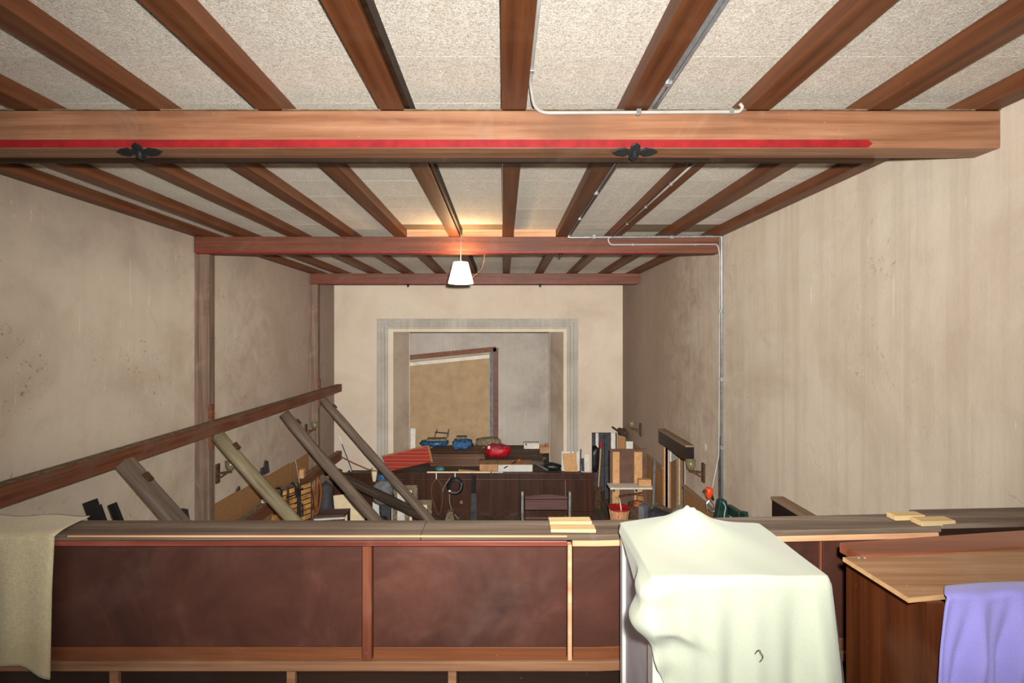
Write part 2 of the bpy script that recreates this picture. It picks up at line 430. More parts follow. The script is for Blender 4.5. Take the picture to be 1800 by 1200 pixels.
# lobby behind the side door
b = MB().box(XR+.06, 5.6, 8.9, 12.2, OZ0-.1, OZ0)
b.box(5.5, 5.6, 8.9, 12.2, OZ0, H-1.6).box(XR+.06, 5.5, 12.1, 12.2, OZ0, H-1.6).box(XR+.06, 5.5, 8.9, 9.0, OZ0, H-1.6).box(XR+.06, 5.6, 8.9, 12.2, H-1.6, H-1.5)
b.build('wall_lobby', M['stage_wall'], kind='structure')
PX0, PX1, PZ = -3.27, 1.78, H+.11
DX0, DX1, DZ = 2.63, 3.39, H-2.88
b = MB()
b.box(XL, PX0, YB, YB+.25, 0, ZC+.3).box(PX0, PX1, YB, YB+.25, PZ, ZC+.3).box(PX1, DX0, YB, YB+.25, 0, ZC+.3)
b.box(DX0, DX1, YB, YB+.25, DZ, ZC+.3).box(DX1, XR, YB, YB+.25, 0, ZC+.3)
b.build('wall_end', M['wall_b'], kind='structure')
# splayed reveals of the stage opening
YR = 15.18; RX0, RX1 = -2.95, 1.447
b = MB()
b.prism([(PX0, YB+.01, DECK), (RX0, YR, DECK), (RX0-.12, YR, DECK), (PX0-.2, YB+.26, DECK)], (0, 0, PZ-DECK+.1))
b.prism([(PX1, YB+.01, DECK), (RX1, YR, DECK), (RX1+.12, YR, DECK), (PX1+.2, YB+.26, DECK)], (0, 0, PZ-DECK+.1))
b.box(PX0, PX1, YB+.01, YR, PZ, PZ+.1)
b.build('wall_stage_reveal', M['reveal'], kind='structure')
for i, (x0, x1) in enumerate(((RX0-.008, RX0+.008), (RX1-.008, RX1+.008))):
    MB().box(x0, x1, YR-.006, YR+.012, DECK, PZ).build('trim_%d' % (10+i), M['offwhite'], kind='structure')
SB = 17.7
b = MB().box(-4.6, 2.45, SB, SB+.15, DECK, H+1.3).box(-4.75, -4.6, YB+.25, SB, DECK, H+1.3).box(2.3, 2.45, YB+.25, SB, DECK, H+1.3)
b.build('wall_stage', M['stage_wall'], kind='structure')
MB().box(-4.75, 2.45, YB+.25, SB+.15, H+1.2, H+1.3).build('ceiling_stage', M['stage_light'], kind='structure')
# stage deck boards
st = thing('stage_floor', None, None, (0, 16, DECK-.05), kind='structure')
y = 14.17

while y < SB:
    MB().box(-4.6, 2.28, y, min(y+.196, SB), DECK-.04, DECK).build('plank', M['deck'], st); y += .2
# stage front: panels, top rail, moulding
sf = thing('stage_front', None, None, (-1, 14.1, 0), kind='structure')
SX0, SX1, SY = X(585, 14.15), X(1045, 14.15), 14.15
nP = 9
for i in range(nP):
    a = SX0+(SX1-SX0)*i/nP; c = SX0+(SX1-SX0)*(i+1)/nP
    MB().box(a+.006, c-.006, SY-.015, SY+.02, .12, DECK-.2).build('panel', M['stagewood'], sf)
MB().box(SX0, SX1, SY-.02, SY+.02, DECK-.19, DECK-.03).build('top_rail', M['stagewood'], sf)
MB().box(SX0, SX1, SY-.045, SY+.02, DECK-.215, DECK-.185).build('moulding', M['stagewood'], sf, bevel=.01)
MB().box(SX0, SX1, SY-.05, SY+.03, DECK-.03, DECK+.0).build('nosing', M['stagewood'], sf, bevel=.008)
MB().box(SX0, SX1, SY-.02, SY+.02, 0, .11).build('skirting_board', M['stagewood'], sf)
MB().box(SX1-.04, SX1, SY+.02, YB, 0, DECK).build('return_panel', M['stagewood'], sf)
# moulded surround of the stage opening: outer grey band with flutes, inner light band
TO0, TO1, TZ = X(663, 14.4), X(1016, 14.4), H+.51
def surround(n, side):
    bands = [(0, .05, .05, 'trim_p'), (.05, .12, .09, 'trim_p'), (.12, .17, .07, 'trim_p'), (.17, .22, .095, 'trim_p'), (.22, .30, .06, 'trim_p'), (.30, 1, .04, 'trim_lt')]
    root = thing('trim_%d' % n, None, None, (0, YB, DECK), kind='structure')
    for a, c, d, m in bands:
        bb = MB()
        if side == 'l': W = PX0-TO0; bb.box(TO0+a*1.1, TO0+min(c*1.1, W) if c < 1 else PX0, YB-d, YB, DECK, TZ-a*.6)
        elif side == 'r': W = TO1-PX1; bb.box(TO1-a*1.1, TO1-c*1.1 if c < 1 else PX1, YB-d, YB, DECK, TZ-a*.6)
        else: bb.box(TO0+a*1.1, TO1-a*1.1, YB-d-.002, YB, TZ-a, TZ-c if c < 1 else PZ)
        bb.build('moulding_band', M[m], root, bevel=.008)
surround(1, 'l'); surround(2, 'r'); surround(3, 't')
# dark lumber room behind the end door
b = MB().box(2.5, 4.4, 16.4, 16.5, 0, H-2.2).box(2.46, 2.5, YB+.25, 16.5, 0, H-2.2).box(4.4, 4.5, YB+.25, 16.5, 0, H-2.2).box(2.46, 4.5, YB+.25, 16.5, H-2.3, H-2.2)
b.build('wall_store_room', M['dkgrey'], kind='structure')

# ------------------------------------------------------------------ ceiling slabs
ceil = thing('ceiling', None, None, (0, 6, ZC), kind='structure')
JX = [.075+.87*k for k in range(-6, 5)]
JX[0] = -4.94; JX[-1] = 3.45
edges = [3.0-.6*k for k in range(8, 0, -1)]+[3.0+.6*k for k in range(8)]+[7.52, 8.06]
edges += [8.06+(YB-8.06)*k/10 for k in range(1, 11)]
slabs = {}
for i in range(len(JX)-1):
    x0, x1 = JX[i]+.002, JX[i+1]-.002
    for y0, y1 in zip(edges[:-1], edges[1:]):
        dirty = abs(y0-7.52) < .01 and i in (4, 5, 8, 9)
        key = (round(x1-x0, 3), round(y1-y0, 3), dirty)
        mt = Matrix.Translation(Vector(((x0+x1)/2, (y0+y1)/2-6, random.uniform(0, .0015))))
        if key not in slabs:
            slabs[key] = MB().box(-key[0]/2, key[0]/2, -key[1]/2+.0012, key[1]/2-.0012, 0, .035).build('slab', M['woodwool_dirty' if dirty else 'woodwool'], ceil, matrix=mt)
        else:
            o = slabs[key].copy(); COL.objects.link(o); o.parent = ceil; o.matrix_local = mt
MB().box(XL-.3, XR+.16, YBACK, YB+.3, ZC+.045, ZC+.1).build('ceiling_deck', M['dkgrey'], ceil)

# ------------------------------------------------------------------ joists
jl = {0: 'brown ceiling joist lying tight against the propped wall', 10: 'brown ceiling joist lying tight against the streaked wall with the vertical pipe',
      5: 'brown ceiling joist with a dark lath nailed along one side, above the lit lamp',
      6: 'brown ceiling joist with a thin conduit running beside it to the red-striped beam',
      7: 'brown ceiling joist with a thick double conduit along its side',
      8: 'brown ceiling joist with a thin cable clipped along its underside edge'}
for i, x in enumerate(JX):
    o = thing('ceiling_joist', jl.get(i, 'plain brown timber joist crossing over the three beams'), 'joist', (x, 6, ZJ), group='ceiling joists')
    w2 = random.uniform(.082, .092)
    MB().box(x-w2, x+w2, YBACK, YB, ZJ, ZC).build('timber', M['joist'], o, bevel=.006)
    if i == 5:
        MB().box(x+w2+.012, x+w2+.04, YBACK, 12.4, ZJ+.02, ZC).build('side_lath', M['beam_dark'], o)
# blocking boards between the joists over the middle beam
for i in range(len(JX)-1):
    if i in (4, 5, 6):
        MB().box(JX[i]+.095, JX[i+1]-.095-(.0), 7.86, 7.885, ZJ+.001, ZC-.004).build('blocking_board', M['rawlip'],
            label='raw pine blocking board between joists over the middle beam, glowing from the lamp', cat='board', group='blocking boards over the middle beam')

# ------------------------------------------------------------------ cross beams
def beam(y, x0, x1, mat, label, stripe, stripe_end, plates, trim):
    ZB = ZJ-.272; d = .2
    o = thing('cross_beam', label, 'beam', ((x0+x1)/2, y+d/2, ZB), group='timber cross beams')
    MB().box(x0, x1, y, y+d, ZB, ZJ-.001).build('timber', M[mat], o, bevel=.01)
    sz0, sz1 = stripe
    bb = MB(); yy = y-.003
    bb.prism([(x0+.02, yy, sz0), (stripe_end, yy, sz0), (stripe_end+.035, yy, (sz0+sz1)/2), (stripe_end, yy, sz1), (x0+.02, yy, sz1)], (0, .004, 0))
    bb.build('red_stripe', M['stripe'], o)['label'] = 'painted red stripe'
    if trim: MB().box(x0, x1-.75, y+d, y+d+.03, ZB-.028, ZB+.2).build('edge_board', M['beam_dark'], o)
    for px in plates:
        q = MB()
        zz = ZB-.012
        prof = [(-.16, 0), (-.12, .022), (-.07, .028), (-.035, .014), (-.03, .045), (0, .065), (.03, .045), (.035, .014), (.07, .028), (.12, .022), (.16, 0),
                (.12, -.022), (.07, -.028), (.035, -.014), (.03, -.045), (0, -.065), (-.03, -.045), (-.035, -.014), (-.07, -.028), (-.12, -.022)]
        k_ = 1.05 if trim else .3
        q.prism([(px+a*k_, y+.02+c*.72*k_, ZB-.015*k_-c*.7*k_) for a, c in prof], (0, -.01, -.01))
        pl = q.build('iron_plate', M['iron'], o, bevel=.003); pl['label'] = 'black wrought-iron leaf plate'
        MB().lathe([(0, -.045), (.014, -.045), (.022, -.035), (.022, -.01), (.03, 0)], (px, y+.02, zz-.008), 10).build('bolt', M['iron'], pl)
    return ZB
ZB = beam(3.45, XL, XR, 'beam', 'heavy timber cross beam with a bright red stripe and a conduit along its top edge',
          (ZJ-.268, ZJ-.212), X(1525, 3.45), [X(255, 3.52), X(1112, 3.52)], True)
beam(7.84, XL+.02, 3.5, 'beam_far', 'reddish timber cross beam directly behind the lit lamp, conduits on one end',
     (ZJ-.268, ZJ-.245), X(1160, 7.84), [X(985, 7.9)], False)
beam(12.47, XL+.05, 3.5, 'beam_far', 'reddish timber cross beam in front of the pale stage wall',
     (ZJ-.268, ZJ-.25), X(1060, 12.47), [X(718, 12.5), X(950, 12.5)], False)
MB().box(XL, XR, 3.448, 3.60, ZJ-.0, ZJ+.006).build('dust_ledge', M['taupe'], bpy.data.objects['cross_beam'])

# ------------------------------------------------------------------ conduits
def smooth_path(pts, r=.05, n=5):
    pts = [Vector(p) for p in pts]; out = [pts[0]]
    for i in range(1, len(pts)-1):
        a, p, c = pts[i-1], pts[i], pts[i+1]
        d1 = (a-p); d2 = (c-p); rr = min(r, d1.length*.45, d2.length*.45)
        q0 = p+d1.normalized()*rr; q1 = p+d2.normalized()*rr
        for k in range(n+1):
            t = k/n; out.append(q0*(1-t)**2+p*2*t*(1-t)+q1*t*t)
    out.append(pts[-1]); return out
def conduit(name, label, mat, pts, r, clips=(), bend=.06):
    o = thing(name, label, 'conduit', Vector(pts[-1]), group='surface conduits')
    MB().tube(smooth_path(pts, bend), r, 8).build('pipe', M[mat], o, smooth=True)
    for c in clips:
        MB().obb(c, (r*2.6, r*2.6, r*3.2)).build('clip', M['zinc'], o, bevel=.002)
    return o
jx = JX[6]+.105
conduit('conduit_pipe', 'pale thin conduit bending off a joist and along the striped beam', 'cable_w',
    [(jx, YBACK+.1, ZC-.02), (jx, 3.15, ZC-.02), (jx+.0, 3.25, ZC-.03), (X(940, 3.43), 3.425, Zr(199, 3.43)), (X(1299, 3.43), 3.425, Zr(197, 3.43)), (X(1305, 3.43), 3.42, Zr(190, 3.43)), (X(1299, 3.43), 3.42, Zr(182, 3.42))],
    .0125, [(X(1122, 3.43), 3.425, Zr(198, 3.43)), (jx, 3.1, ZC-.02), (X(1284, 3.43), 3.425, Zr(197, 3.43))], .1)
jx = JX[7]+.108
conduit('conduit_pipe', 'thick grey conduit running beside a joist from bay to bay', 'zinc',
    [(jx, YBACK+.1, ZJ+.02), (jx, 3.40, ZJ+.025), (jx, 3.7, ZJ+.025), (jx, 7.81, ZJ+.02)], .017, [(jx, 1.9+k*1.2, ZJ+.02) for k in range(5)])
conduit('conduit_pipe', 'thin conduit running close beside the thick grey one', 'zinc', [(jx+.04, YBACK+.1, ZJ+.03), (jx+.04, 7.79, ZJ+.03)], .012)
conduit('conduit_pipe', 'thick zinc conduit crossing the top of the middle beam and dropping down the streaked wall', 'zinc',
    [(jx, 7.81, ZJ+.02), (jx, 7.815, ZJ-.022), (3.525, 7.81, ZJ-.005), (3.525, 7.81, 2.05)], .02,
    [(X(u, 7.8), 7.81, ZJ-.012) for u in (1044, 1181)]+[(3.525, 7.81, H+.4-k*1.1) for k in range(3)], .04)
jx = JX[8]-.05
conduit('conduit_pipe', 'thin pale cable clipped under a joist, above the middle beam end', 'cable_w',
    [(jx, 3.7, ZJ-.0125), (jx, 7.80, ZJ-.0125)], .011, [(jx, 4.2+.9*k, ZJ-.0125) for k in range(4)])
conduit('conduit_pipe', 'thin pale cable along the middle beam and down the streaked wall to the orange socket', 'cable_w',
    [(jx, 7.80, ZJ-.0125), (X(1068, 7.81), 7.81, ZJ-.03), (X(1072, 7.81), 7.81, Zr(430, 7.81)), (X(1262, 7.81), 7.82, Zr(429, 7.81)), (X(1266, 7.82), 7.83, Zr(450, 7.82)), (3.5, 7.86, Zr(800, 7.86)), R(1252, 857, 7.75), R(1248, 862, 7.7)],
    .011, [(X(u, 7.81), 7.81, Zr(430, 7.81)) for u in (1112, 1222)], .05)

# ------------------------------------------------------------------ lamp
LY = 7.68
c = R(810, 479, LY)
lamp = thing('pendant_lamp', 'glowing cone-shaped pendant lamp hanging beside the middle beam', 'lamp', (c.x, LY, c.z-.17))
MB().lathe([(.2, -.17), (.195, -.172), (.11, .16), (.115, .162), (.2, -.165)], c, 28).build('lamp_shade', M['shade'], lamp, smooth=True)
MB().tube([c+Vector((0, 0, .05)), c+Vector((0, 0, .16)), (c.x, LY, ZC)], .004, 6).build('cord', M['cable_w'], lamp)
bp = MB(); bp.blob(c+Vector((0, 0, -.02)), (.07, .07, .1), 1, 0, 12, 8); bp.build('bulb', M['shade'], lamp, smooth=True)
q = [c+Vector((.15, .02, -.1)), c+Vector((.24, .04, -.03)), c+Vector((.33, .06, .06)), c+Vector((.36, .16, .2)), c+Vector((.37, .2, .32))]
MB().tube(smooth_path(q, .06), .005, 6).build('trailing_cord', M['chip'], lamp)
ll = bpy.data.lights.new('lamp_light', 'POINT'); ll.energy = 40; ll.color = (1, .62, .3); ll.shadow_soft_size = .06
lo = bpy.data.objects.new('lamp_light', ll); COL.objects.link(lo); lo.parent = lamp; lo.location = (0, 0, .36)

# ------------------------------------------------------------------ propped wall
def post(y, label, cy):
    o = thing('wall_post', label, 'post', (-4.92, y+.09, 0))
    MB().box(XL+.002, -4.80, y, y+.17, 0, ZJ-.275).build('timber', M['post'], o, bevel=.012)
    MB().box(-4.80, -4.745, y-.02, y+.06, H-1.85, H-1.12).build('cleat', M['rail'], o)
post(7.88, 'tall brown timber post under the middle beam, against the propped wall', 0)
post(12.5, 'tall brown timber post under the beam by the stage, against the propped wall', 0)
for y0, z0, z1, lab in ((1.98, H-1.6, H-1.39, 'long reddish horizontal beam held against the wall by the upper ends of the props'), (6.5, H-3.56, H-3.31, 'lower reddish horizontal beam along the wall above the chipboard dado')):
    o = thing('waling_beam', lab, 'beam', (-4.73, 8, z0))
    MB().box(-4.80, -4.66, y0, 13.95, z0, z1-.004).build('timber', M['rail'], o, bevel=.006)
    MB().box(-4.80, -4.664, y0, 13.94, z1-.0035, z1).build('dust_layer', M['taupe'], o)
def prop(y, ztop, zfoot_x, r, mat, square, label, seed, xtop=-4.66):
    a = Vector((zfoot_x, y, .02)); e = Vector((xtop+.1, y, ztop))
    o = thing('raking_prop', label, 'prop', a, group='raking props against the wall')
    d = e-a; L = d.length
    mt = d.to_track_quat('Z', 'Y').to_matrix().to_4x4()
    q = MB()
    if square: q.box(-r, r, -r, r, 0, L)
    else:
        n = 14; rr = []; pth = []
        for k in range(n+1):
            pth.append(Vector((.015*math.sin(k*.9+seed), .012*math.cos(k*.7+seed), L*k/n)))
            rr.append(r*(1.08-.14*k/n)*(1+.04*math.sin(k*2.1+seed*2)))
        q.tube(pth, rr, 12)
    q.build('log', M[mat], o, matrix=mt, smooth=not square, bevel=.008 if square else 0)
    p = a+d*(1-.32/L)
    nrm = Vector((d.z, 0, -d.x)).normalized()
    if nrm.z < 0: nrm = -nrm
    pc = p+nrm*(r+.02)
    q = MB().obb(pc-nrm*.008, (.12, .07, .05), (0, math.atan2(-d.z, d.x)+math.pi, 0)); q.build('wedge', M['bark'], o)
prop(5.82, H-1.52, -1.23, .076, 'log_grey', True, 'squared grey timber prop leaning on the wall in front of the first post', 1)
prop(7.72, H-1.60, -1.31, .105, 'log', False, 'round greenish-grey log prop meeting the horizontal beam at the cleated post', 2)
prop(10.03, H-1.62, -1.44, .112, 'log_grey', False, 'round brownish log prop between the two wall posts', 3)
prop(12.2, H-1.62, -1.35, .108, 'log_grey', False, 'round grey log prop beside the post next to the stage', 4)
prop(12.45, H-3.45, -.83, .125, 'log_dark', False, 'thick dark low prop rising to the lower horizontal beam', 5)
# chipboard dado and dark plaster remains
for i in range(4):
    y0 = 8.12+i*1.08
    MB().box(XL+.002, XL+.03, y0, y0+1.07, .3, H-2.93-.03*i).build('chipboard_panel', M['chip'], label='brown chipboard dado panel under the torn wall edge of the propped wall', cat='panel', group='dado panels on the propped wall')
for yy, zz, s in ((7.5, H-3.0, .5), (10.15, H-2.88, .42), (9.15, H-2.92, .12)):
    q = MB().prism([(XL+.034, yy-s*.5, zz-.05*s), (XL+.034, yy-s*.3, zz+.35*s), (XL+.034, yy-.05*s, zz+.3*s), (XL+.034, yy+.1*s, zz+.62*s), (XL+.034, yy+.35*s, zz+.5*s), (XL+.034, yy+.5*s, zz-.1*s)], (-.03, 0, 0))
    q.build('torn_wallpaper', M['dkgrey'], label='ragged dark scrap of torn wall lining above the dado', cat='wallpaper', group='torn wall lining')

# ------------------------------------------------------------------ wall sconces
def sconce(xw, sgn, y, label):
    z = H-2.42
    o = thing('wall_sconce', label, 'sconce', (xw, y, z-.12), group='wall sconces')
    MB().box(xw, xw+sgn*.035, y-.05, y+.05, z-.17, z+.17).build('back_plate', M['bark'], o, bevel=.006)
    q = MB().bar((xw+sgn*.02, y, z+.0), (xw+sgn*.26, y, z+.035), .035, .035); ar = q.build('arm', M['bark'], o)
    MB().bar((xw+sgn*.03, y, z-.09), (xw+sgn*.2, y, z+.02), .03, .03).build('brace', M['bark'], ar)
    MB().lathe([(.03, .05), (.055, .07), (.078, .12), (.086, .225), (.080, .225), (.072, .125), (.05, .08), (.0, .07)], (xw+sgn*.24, y, z+.0), 18).build('glass_cup', M['glass'], o, smooth=True)
sconce(XL, 1, 8.5, 'sconce with amber glass cup on the propped wall above the chipboard dado')
sconce(XL, 1, 12.3, 'small sconce with glass cup on the propped wall beside the stage')
sconce(XR, -1, 8.55, 'sconce with greenish glass cup on the streaked wall between doorway and pipe')
sconce(XR, -1, 12.47, 'small sconce with glass cup on the streaked wall above the dado ledge')

# ------------------------------------------------------------------ streaked wall: pelmets, dado, side door
def pelmet(y0, y1, label):
    o = thing('door_pelmet', label, 'pelmet', (XR-.07, (y0+y1)/2, H-2.36), group='dark door pelmets')
    MB().box(XR-.15, XR-.125, y0, y1, H-2.34, H-2.07).build('front_board', M['pelmet'], o)
    MB().box(XR-.125, XR-.003, y0, y0+.025, H-2.34, H-2.07).build('end_board', M['pelmet'], o)
    MB().box(XR-.125, XR-.003, y1-.025, y1, H-2.34, H-2.07).build('end_board', M['pelmet'], o)
    MB().box(XR-.16, XR-.003, y0-.01, y1+.01, H-2.07, H-2.035).build('top_board', M['pelmet_top'], o)
pelmet(9.0, 10.6, 'dark brown pelmet over the open side doorway')
pelmet(4.5, 6.12, 'dark brown pelmet with dusty top, low on the streaked wall behind the parapet')
def dado(y0, y1, label, m):
    o = thing('wainscot', label, 'wainscot', (XR-.02, (y0+y1)/2, 0))
    n = max(1, int((y1-y0)/.9))
    for i in range(n):
        a = y0+(y1-y0)*i/n; c2 = y0+(y1-y0)*(i+1)/n
        MB().box(XR-.025, XR-.001, a+.004, c2-.004, 0, H-2.95).build('panel', m, o)
    MB().box(XR-.05, XR-.001, y0, y1, H-2.95, H-2.9).build('cap_ledge', M['pelmet_top'], o)
dado(OY1+.1, YB-.02, 'brown wainscot with pale ledge between the side doorway and the stage wall', M['chip'])
dado(6.2, OY0-.06, 'brown wainscot with ledge below the sconce and the vertical pipe', M['chip'])
dr = thing('door_1', None, None, (XR, OY1, OZ0), kind='structure')
MB().box(XR-.03, XR+.06, OY1, OY1+.06, OZ0, OZ1).build('jamb', M['chip_lt'], dr)
MB().box(XR-.01, XR+.06, OY0-.05, OY0, OZ0, OZ1).build('jamb', M['pinkpanel'], dr)
# leaf standing open into the lobby
h0 = Vector((3.575, 10.52, OZ0+.04)); h1 = Vector((4.19, 11.25, OZ0+.04)); d = (h1-h0)
def leafpart(t0, t1, z0, z1, off, m, nm, par=dr):
    nrm = Vector((d.y, -d.x, 0)).normalized()
    a = h0+d*t0+nrm*off; e = h0+d*t1+nrm*off
    q = MB().prism([(a.x, a.y, z0), (e.x, e.y, z0), (e.x, e.y, z1), (a.x, a.y, z1)], nrm*.03)
    return q.build(nm, m, par)
lf = leafpart(.0, 1.0, OZ0+.03, OZ1-.04, 0, M['pinkpanel'], 'leaf')
leafpart(.02, .35, OZ0+.03, H-2.75, .03, M['chip'], 'lower_board', lf)
leafpart(.05, .42, H-2.74, OZ1-.05, .03, M['offwhite'], 'upper_board', lf)
leafpart(.60, .68, OZ0+.03, OZ1-.05, .03, M['chip_lt'], 'batten', lf)
leafpart(.76, .9, H-2.85, H-2.68, .03, M['white'], 'notice', lf)
# landing before the doorway
sp = thing('doorway_landing', 'low boarded landing with steps before the open side doorway', 'landing', (XR-.5, 9.95, 0))
for i in range(3):
    MB().box(XR-.06-.25*(3-i), XR-.06, OY0-.4, 10.3, .31*i, .31*(i+1)-.005).build('step', M['dkgrey'], sp)

# plaster patch
MB().lathe([(0, 0), (.055, 0), (.055, .006), (0, .006)], (0, 0, 0), 14).build('plaster_patch', M['white'], label='white oval plaster patch on the streaked wall above the sconce', cat='patch').matrix_world = Matrix.Translation((XR-.001, 8.5, Zr(786, 8.5))) @ Matrix.Rotation(-math.pi/2, 4, 'Y') @ Matrix.Diagonal((1.2, .8, 1, 1))

# ================================================================== gallery parapet
BX = .35; SL = .056                     # the parapet bends slightly away beyond this x
def PY(x, y): return y+(max(0, x-BX))*SL
par = thing('parapet', 'dark mahogany panelled gallery parapet with dusty wooden cap', 'parapet', (0, 1.87, GF))
def slab(x0, x1, y0, y1, z0, z1, nm, m, bevel=.003, parent=par):
    xs_ = [x0]+([BX] if x0 < BX-.001 and x1 > BX+.001 else [])+[x1]
    q = MB(); vs = []; n = len(xs_)
    for a in xs_: vs += [(a, PY(a, y0), z0), (a, PY(a, y1), z0), (a, PY(a, y1), z1), (a, PY(a, y0), z1)]
    fs = [(0, 1, 2, 3), (4*n-1, 4*n-2, 4*n-3, 4*n-4)]
    for k in range(n-1):
        for m_ in range(4): fs.append((4*k+m_, 4*k+4+m_, 4*k+4+(m_+1) % 4, 4*k+(m_+1) % 4))
    return q.add(vs, fs).build(nm, m, parent, bevel=bevel)
CT = H-.741; CF = H-.762               # cap top / underside
slab(-5.0, -.31, 1.80, 1.945, CF, CT, 'cap_board', M['cap'])
slab(-.308, 1.70, 1.80, 1.945, CF, CT, 'cap_board', M['cap'])
slab(1.702, 3.5, 1.80, 1.955, CF+.012, CT+.012, 'cap_board', M['cap'])
slab(-5.0, .237, 1.797, 1.83, CF-.021, CF-.001, 'lip', M['lip'])
slab(.257, 1.69, 1.80, 1.83, CF-.023, CF-.001, 'lip', M['rawlip'])
slab(1.70, 3.5, 1.81, 1.84, CF-.03, CF+.011, 'lip', M['panel_low'])
slab(-1.62, .236, 1.7965, 1.8005, CT-.007, CT-.001, 'worn_edge', M['rawlip'], 0)
PT, PB = CF-.024, H-1.222
xs = [(-5.0, -3.35), (-3.32, -1.95), (-1.92, -.531), (-.496, .242), (.258, 1.228), (1.236, 2.3), (2.31, 3.5)]
for a, e in xs:
    slab(a+.004, e-.004, 1.826, 1.845, PB+.047, PT, 'panel', M['panel'])
    slab(a+.004, e-.004, 1.8255, 1.845, PB, PB+.0465, 'bottom_strip', M['brown_band'])  # orange-brown strip along the bottom of each panel
slab(-.531, -.496, 1.816, 1.85, PB, PT, 'stile', M['stile'])
slab(.242, .258, 1.818, 1.85, PB, PT, 'stile', M['rawlip'])
slab(1.228, 1.236, 1.824, 1.85, PB, PT, 'stile', M['stile'])
slab(-5.0, 3.5, 1.812, 1.85, PB-.036, PB, 'bottom_rail', M['rail_worn'])
lx = [-5.0, -3.0, -1.47, -.80, -.19, .5, 1.2, 2.3, 3.5]
for a, e in zip(lx[:-1], lx[1:]):
    slab(a+.02, e-.02, 1.832, 1.85, GF+.06, PB-.04, 'lower_panel', M['panel_low'])
    slab(e-.02, e+.012 if e < 3.4 else e, 1.826, 1.85, GF+.06, PB-.037, 'lower_stile', M['rail_worn'])
slab(-5.0, 3.5, 1.812, 1.85, GF, GF+.06, 'plinth', M['panel_low'])
slab(-5.0, 3.5, 1.86, 1.92, GF, CF-.001, 'back_boarding', M['panel_low'])

# pine offcuts on the cap
def offcut(c, size, rz, label):
    MB().obb((c[0], c[1], c[2]+size[2]/2), size, (0, 0, rz)).build('wood_offcut', M['pine'], label=label, cat='wood block', bevel=.002, group='pine offcuts on the parapet')
offcut((X(1001, 1.915), 1.905, CT+.001), (.165, .05, .018), .02, 'pale pine offcut lying on the parapet cap behind another, near the white sheet')
offcut((X(1006, 1.85), 1.845, CT+.001), (.17, .055, .012), -.02, 'flat pale pine offcut at the parapet edge, near the white sheet')
offcut((X(1601, 1.93), 1.955, CT+.003), (.125, .045, .02), .06, 'short pine offcut farther back on the parapet cap near the brown cabinet')
offcut((X(1640, 1.9), 1.90, CT+.003), (.14, .05, .02), .07, 'short pine offcut at the parapet edge near the brown cabinet')

# burlap cloth over the cap
def burlap(s, t):
    x = -2.75+s*(-1.655+2.75)
    fold = .012*math.sin(x*17)+.008*math.sin(x*41+1)
    Ltop = .16
    L = .16+.47+.02*math.sin(s*9)+(.055*max(0, (s-.86)/.14))-.03*max(0, 1-abs(s-.9)/.12)
    q = t*L-.02
    xx = x
    if q < Ltop-.02:
        return Vector((xx-.03*(1-q/Ltop)*s**6, 1.955-q*1.02, CT+.006+.004*math.sin(x*23+q*20)+.004))
    h = q-(Ltop-.02)
    return Vector((xx-.02*h*s, 1.788-fold*min(1, h*5)-.008, CT+.006-h+.004*math.exp(-h*50)))
MB().grid(burlap, 60, 50).build('burlap_cloth', M['burlap'], smooth=True, solid=.004, label='coarse beige burlap cloth hung over the parapet', cat='cloth')

# ------------------------------------------------------------------ white cabinet under a pale sheet
CX0, CX1, CY0, CY1, CZ = .424, .925, 1.375, 1.755, H-.69
cb = thing('white_cabinet', 'white cabinet mostly hidden under a pale green sheet', 'cabinet', ((CX0+CX1)/2, 1.56, GF))
MB().box(CX0, CX1, CY0, CY1, CZ-.02, CZ).build('top', M['white_lac'], cb)
MB().box(CX0, CX0+.02, CY1-.03, CY1, GF, CZ-.02).build('stile', M['white_lac'], cb)
MB().box(CX0, CX0+.02, CY0, CY0+.045, GF, CZ-.02).build('stile', M['white_lac'], cb)
MB().box(CX0+.012, CX0+.02, CY0+.045, CY1-.03, GF, CZ-.02).build('side_panel', M['grey_panel'], cb)
MB().box(CX1-.02, CX1, CY0, CY1, GF, CZ-.02).build('side_panel', M['white_lac'], cb)
MB().box(CX0+.02, CX1-.02, CY1-.012, CY1, GF, CZ-.02).build('back_panel', M['grey_panel'], cb)
MB().box(CX0+.02, CX1-.02, CY0+.003, CY0+.02, GF+.05, CZ-.03).build('door', M['white_lac'], cb)
def sheet_top(x, y):
    dx, dy = x-.64, y-1.665
    r = math.hypot(dx*.9, dy*1.15)
    h = .122*math.exp(-r/.09)*(1-.3*math.exp(-(r/.022)**2))
    r1 = math.hypot(x-.632, y-1.665); r2 = math.hypot(x-.652, y-1.66)
    h += .022*math.exp(-(r1/.011)**2)+.018*math.exp(-(r2/.009)**2)
    return CZ+.004+h+.0012*math.sin(x*31+y*17)
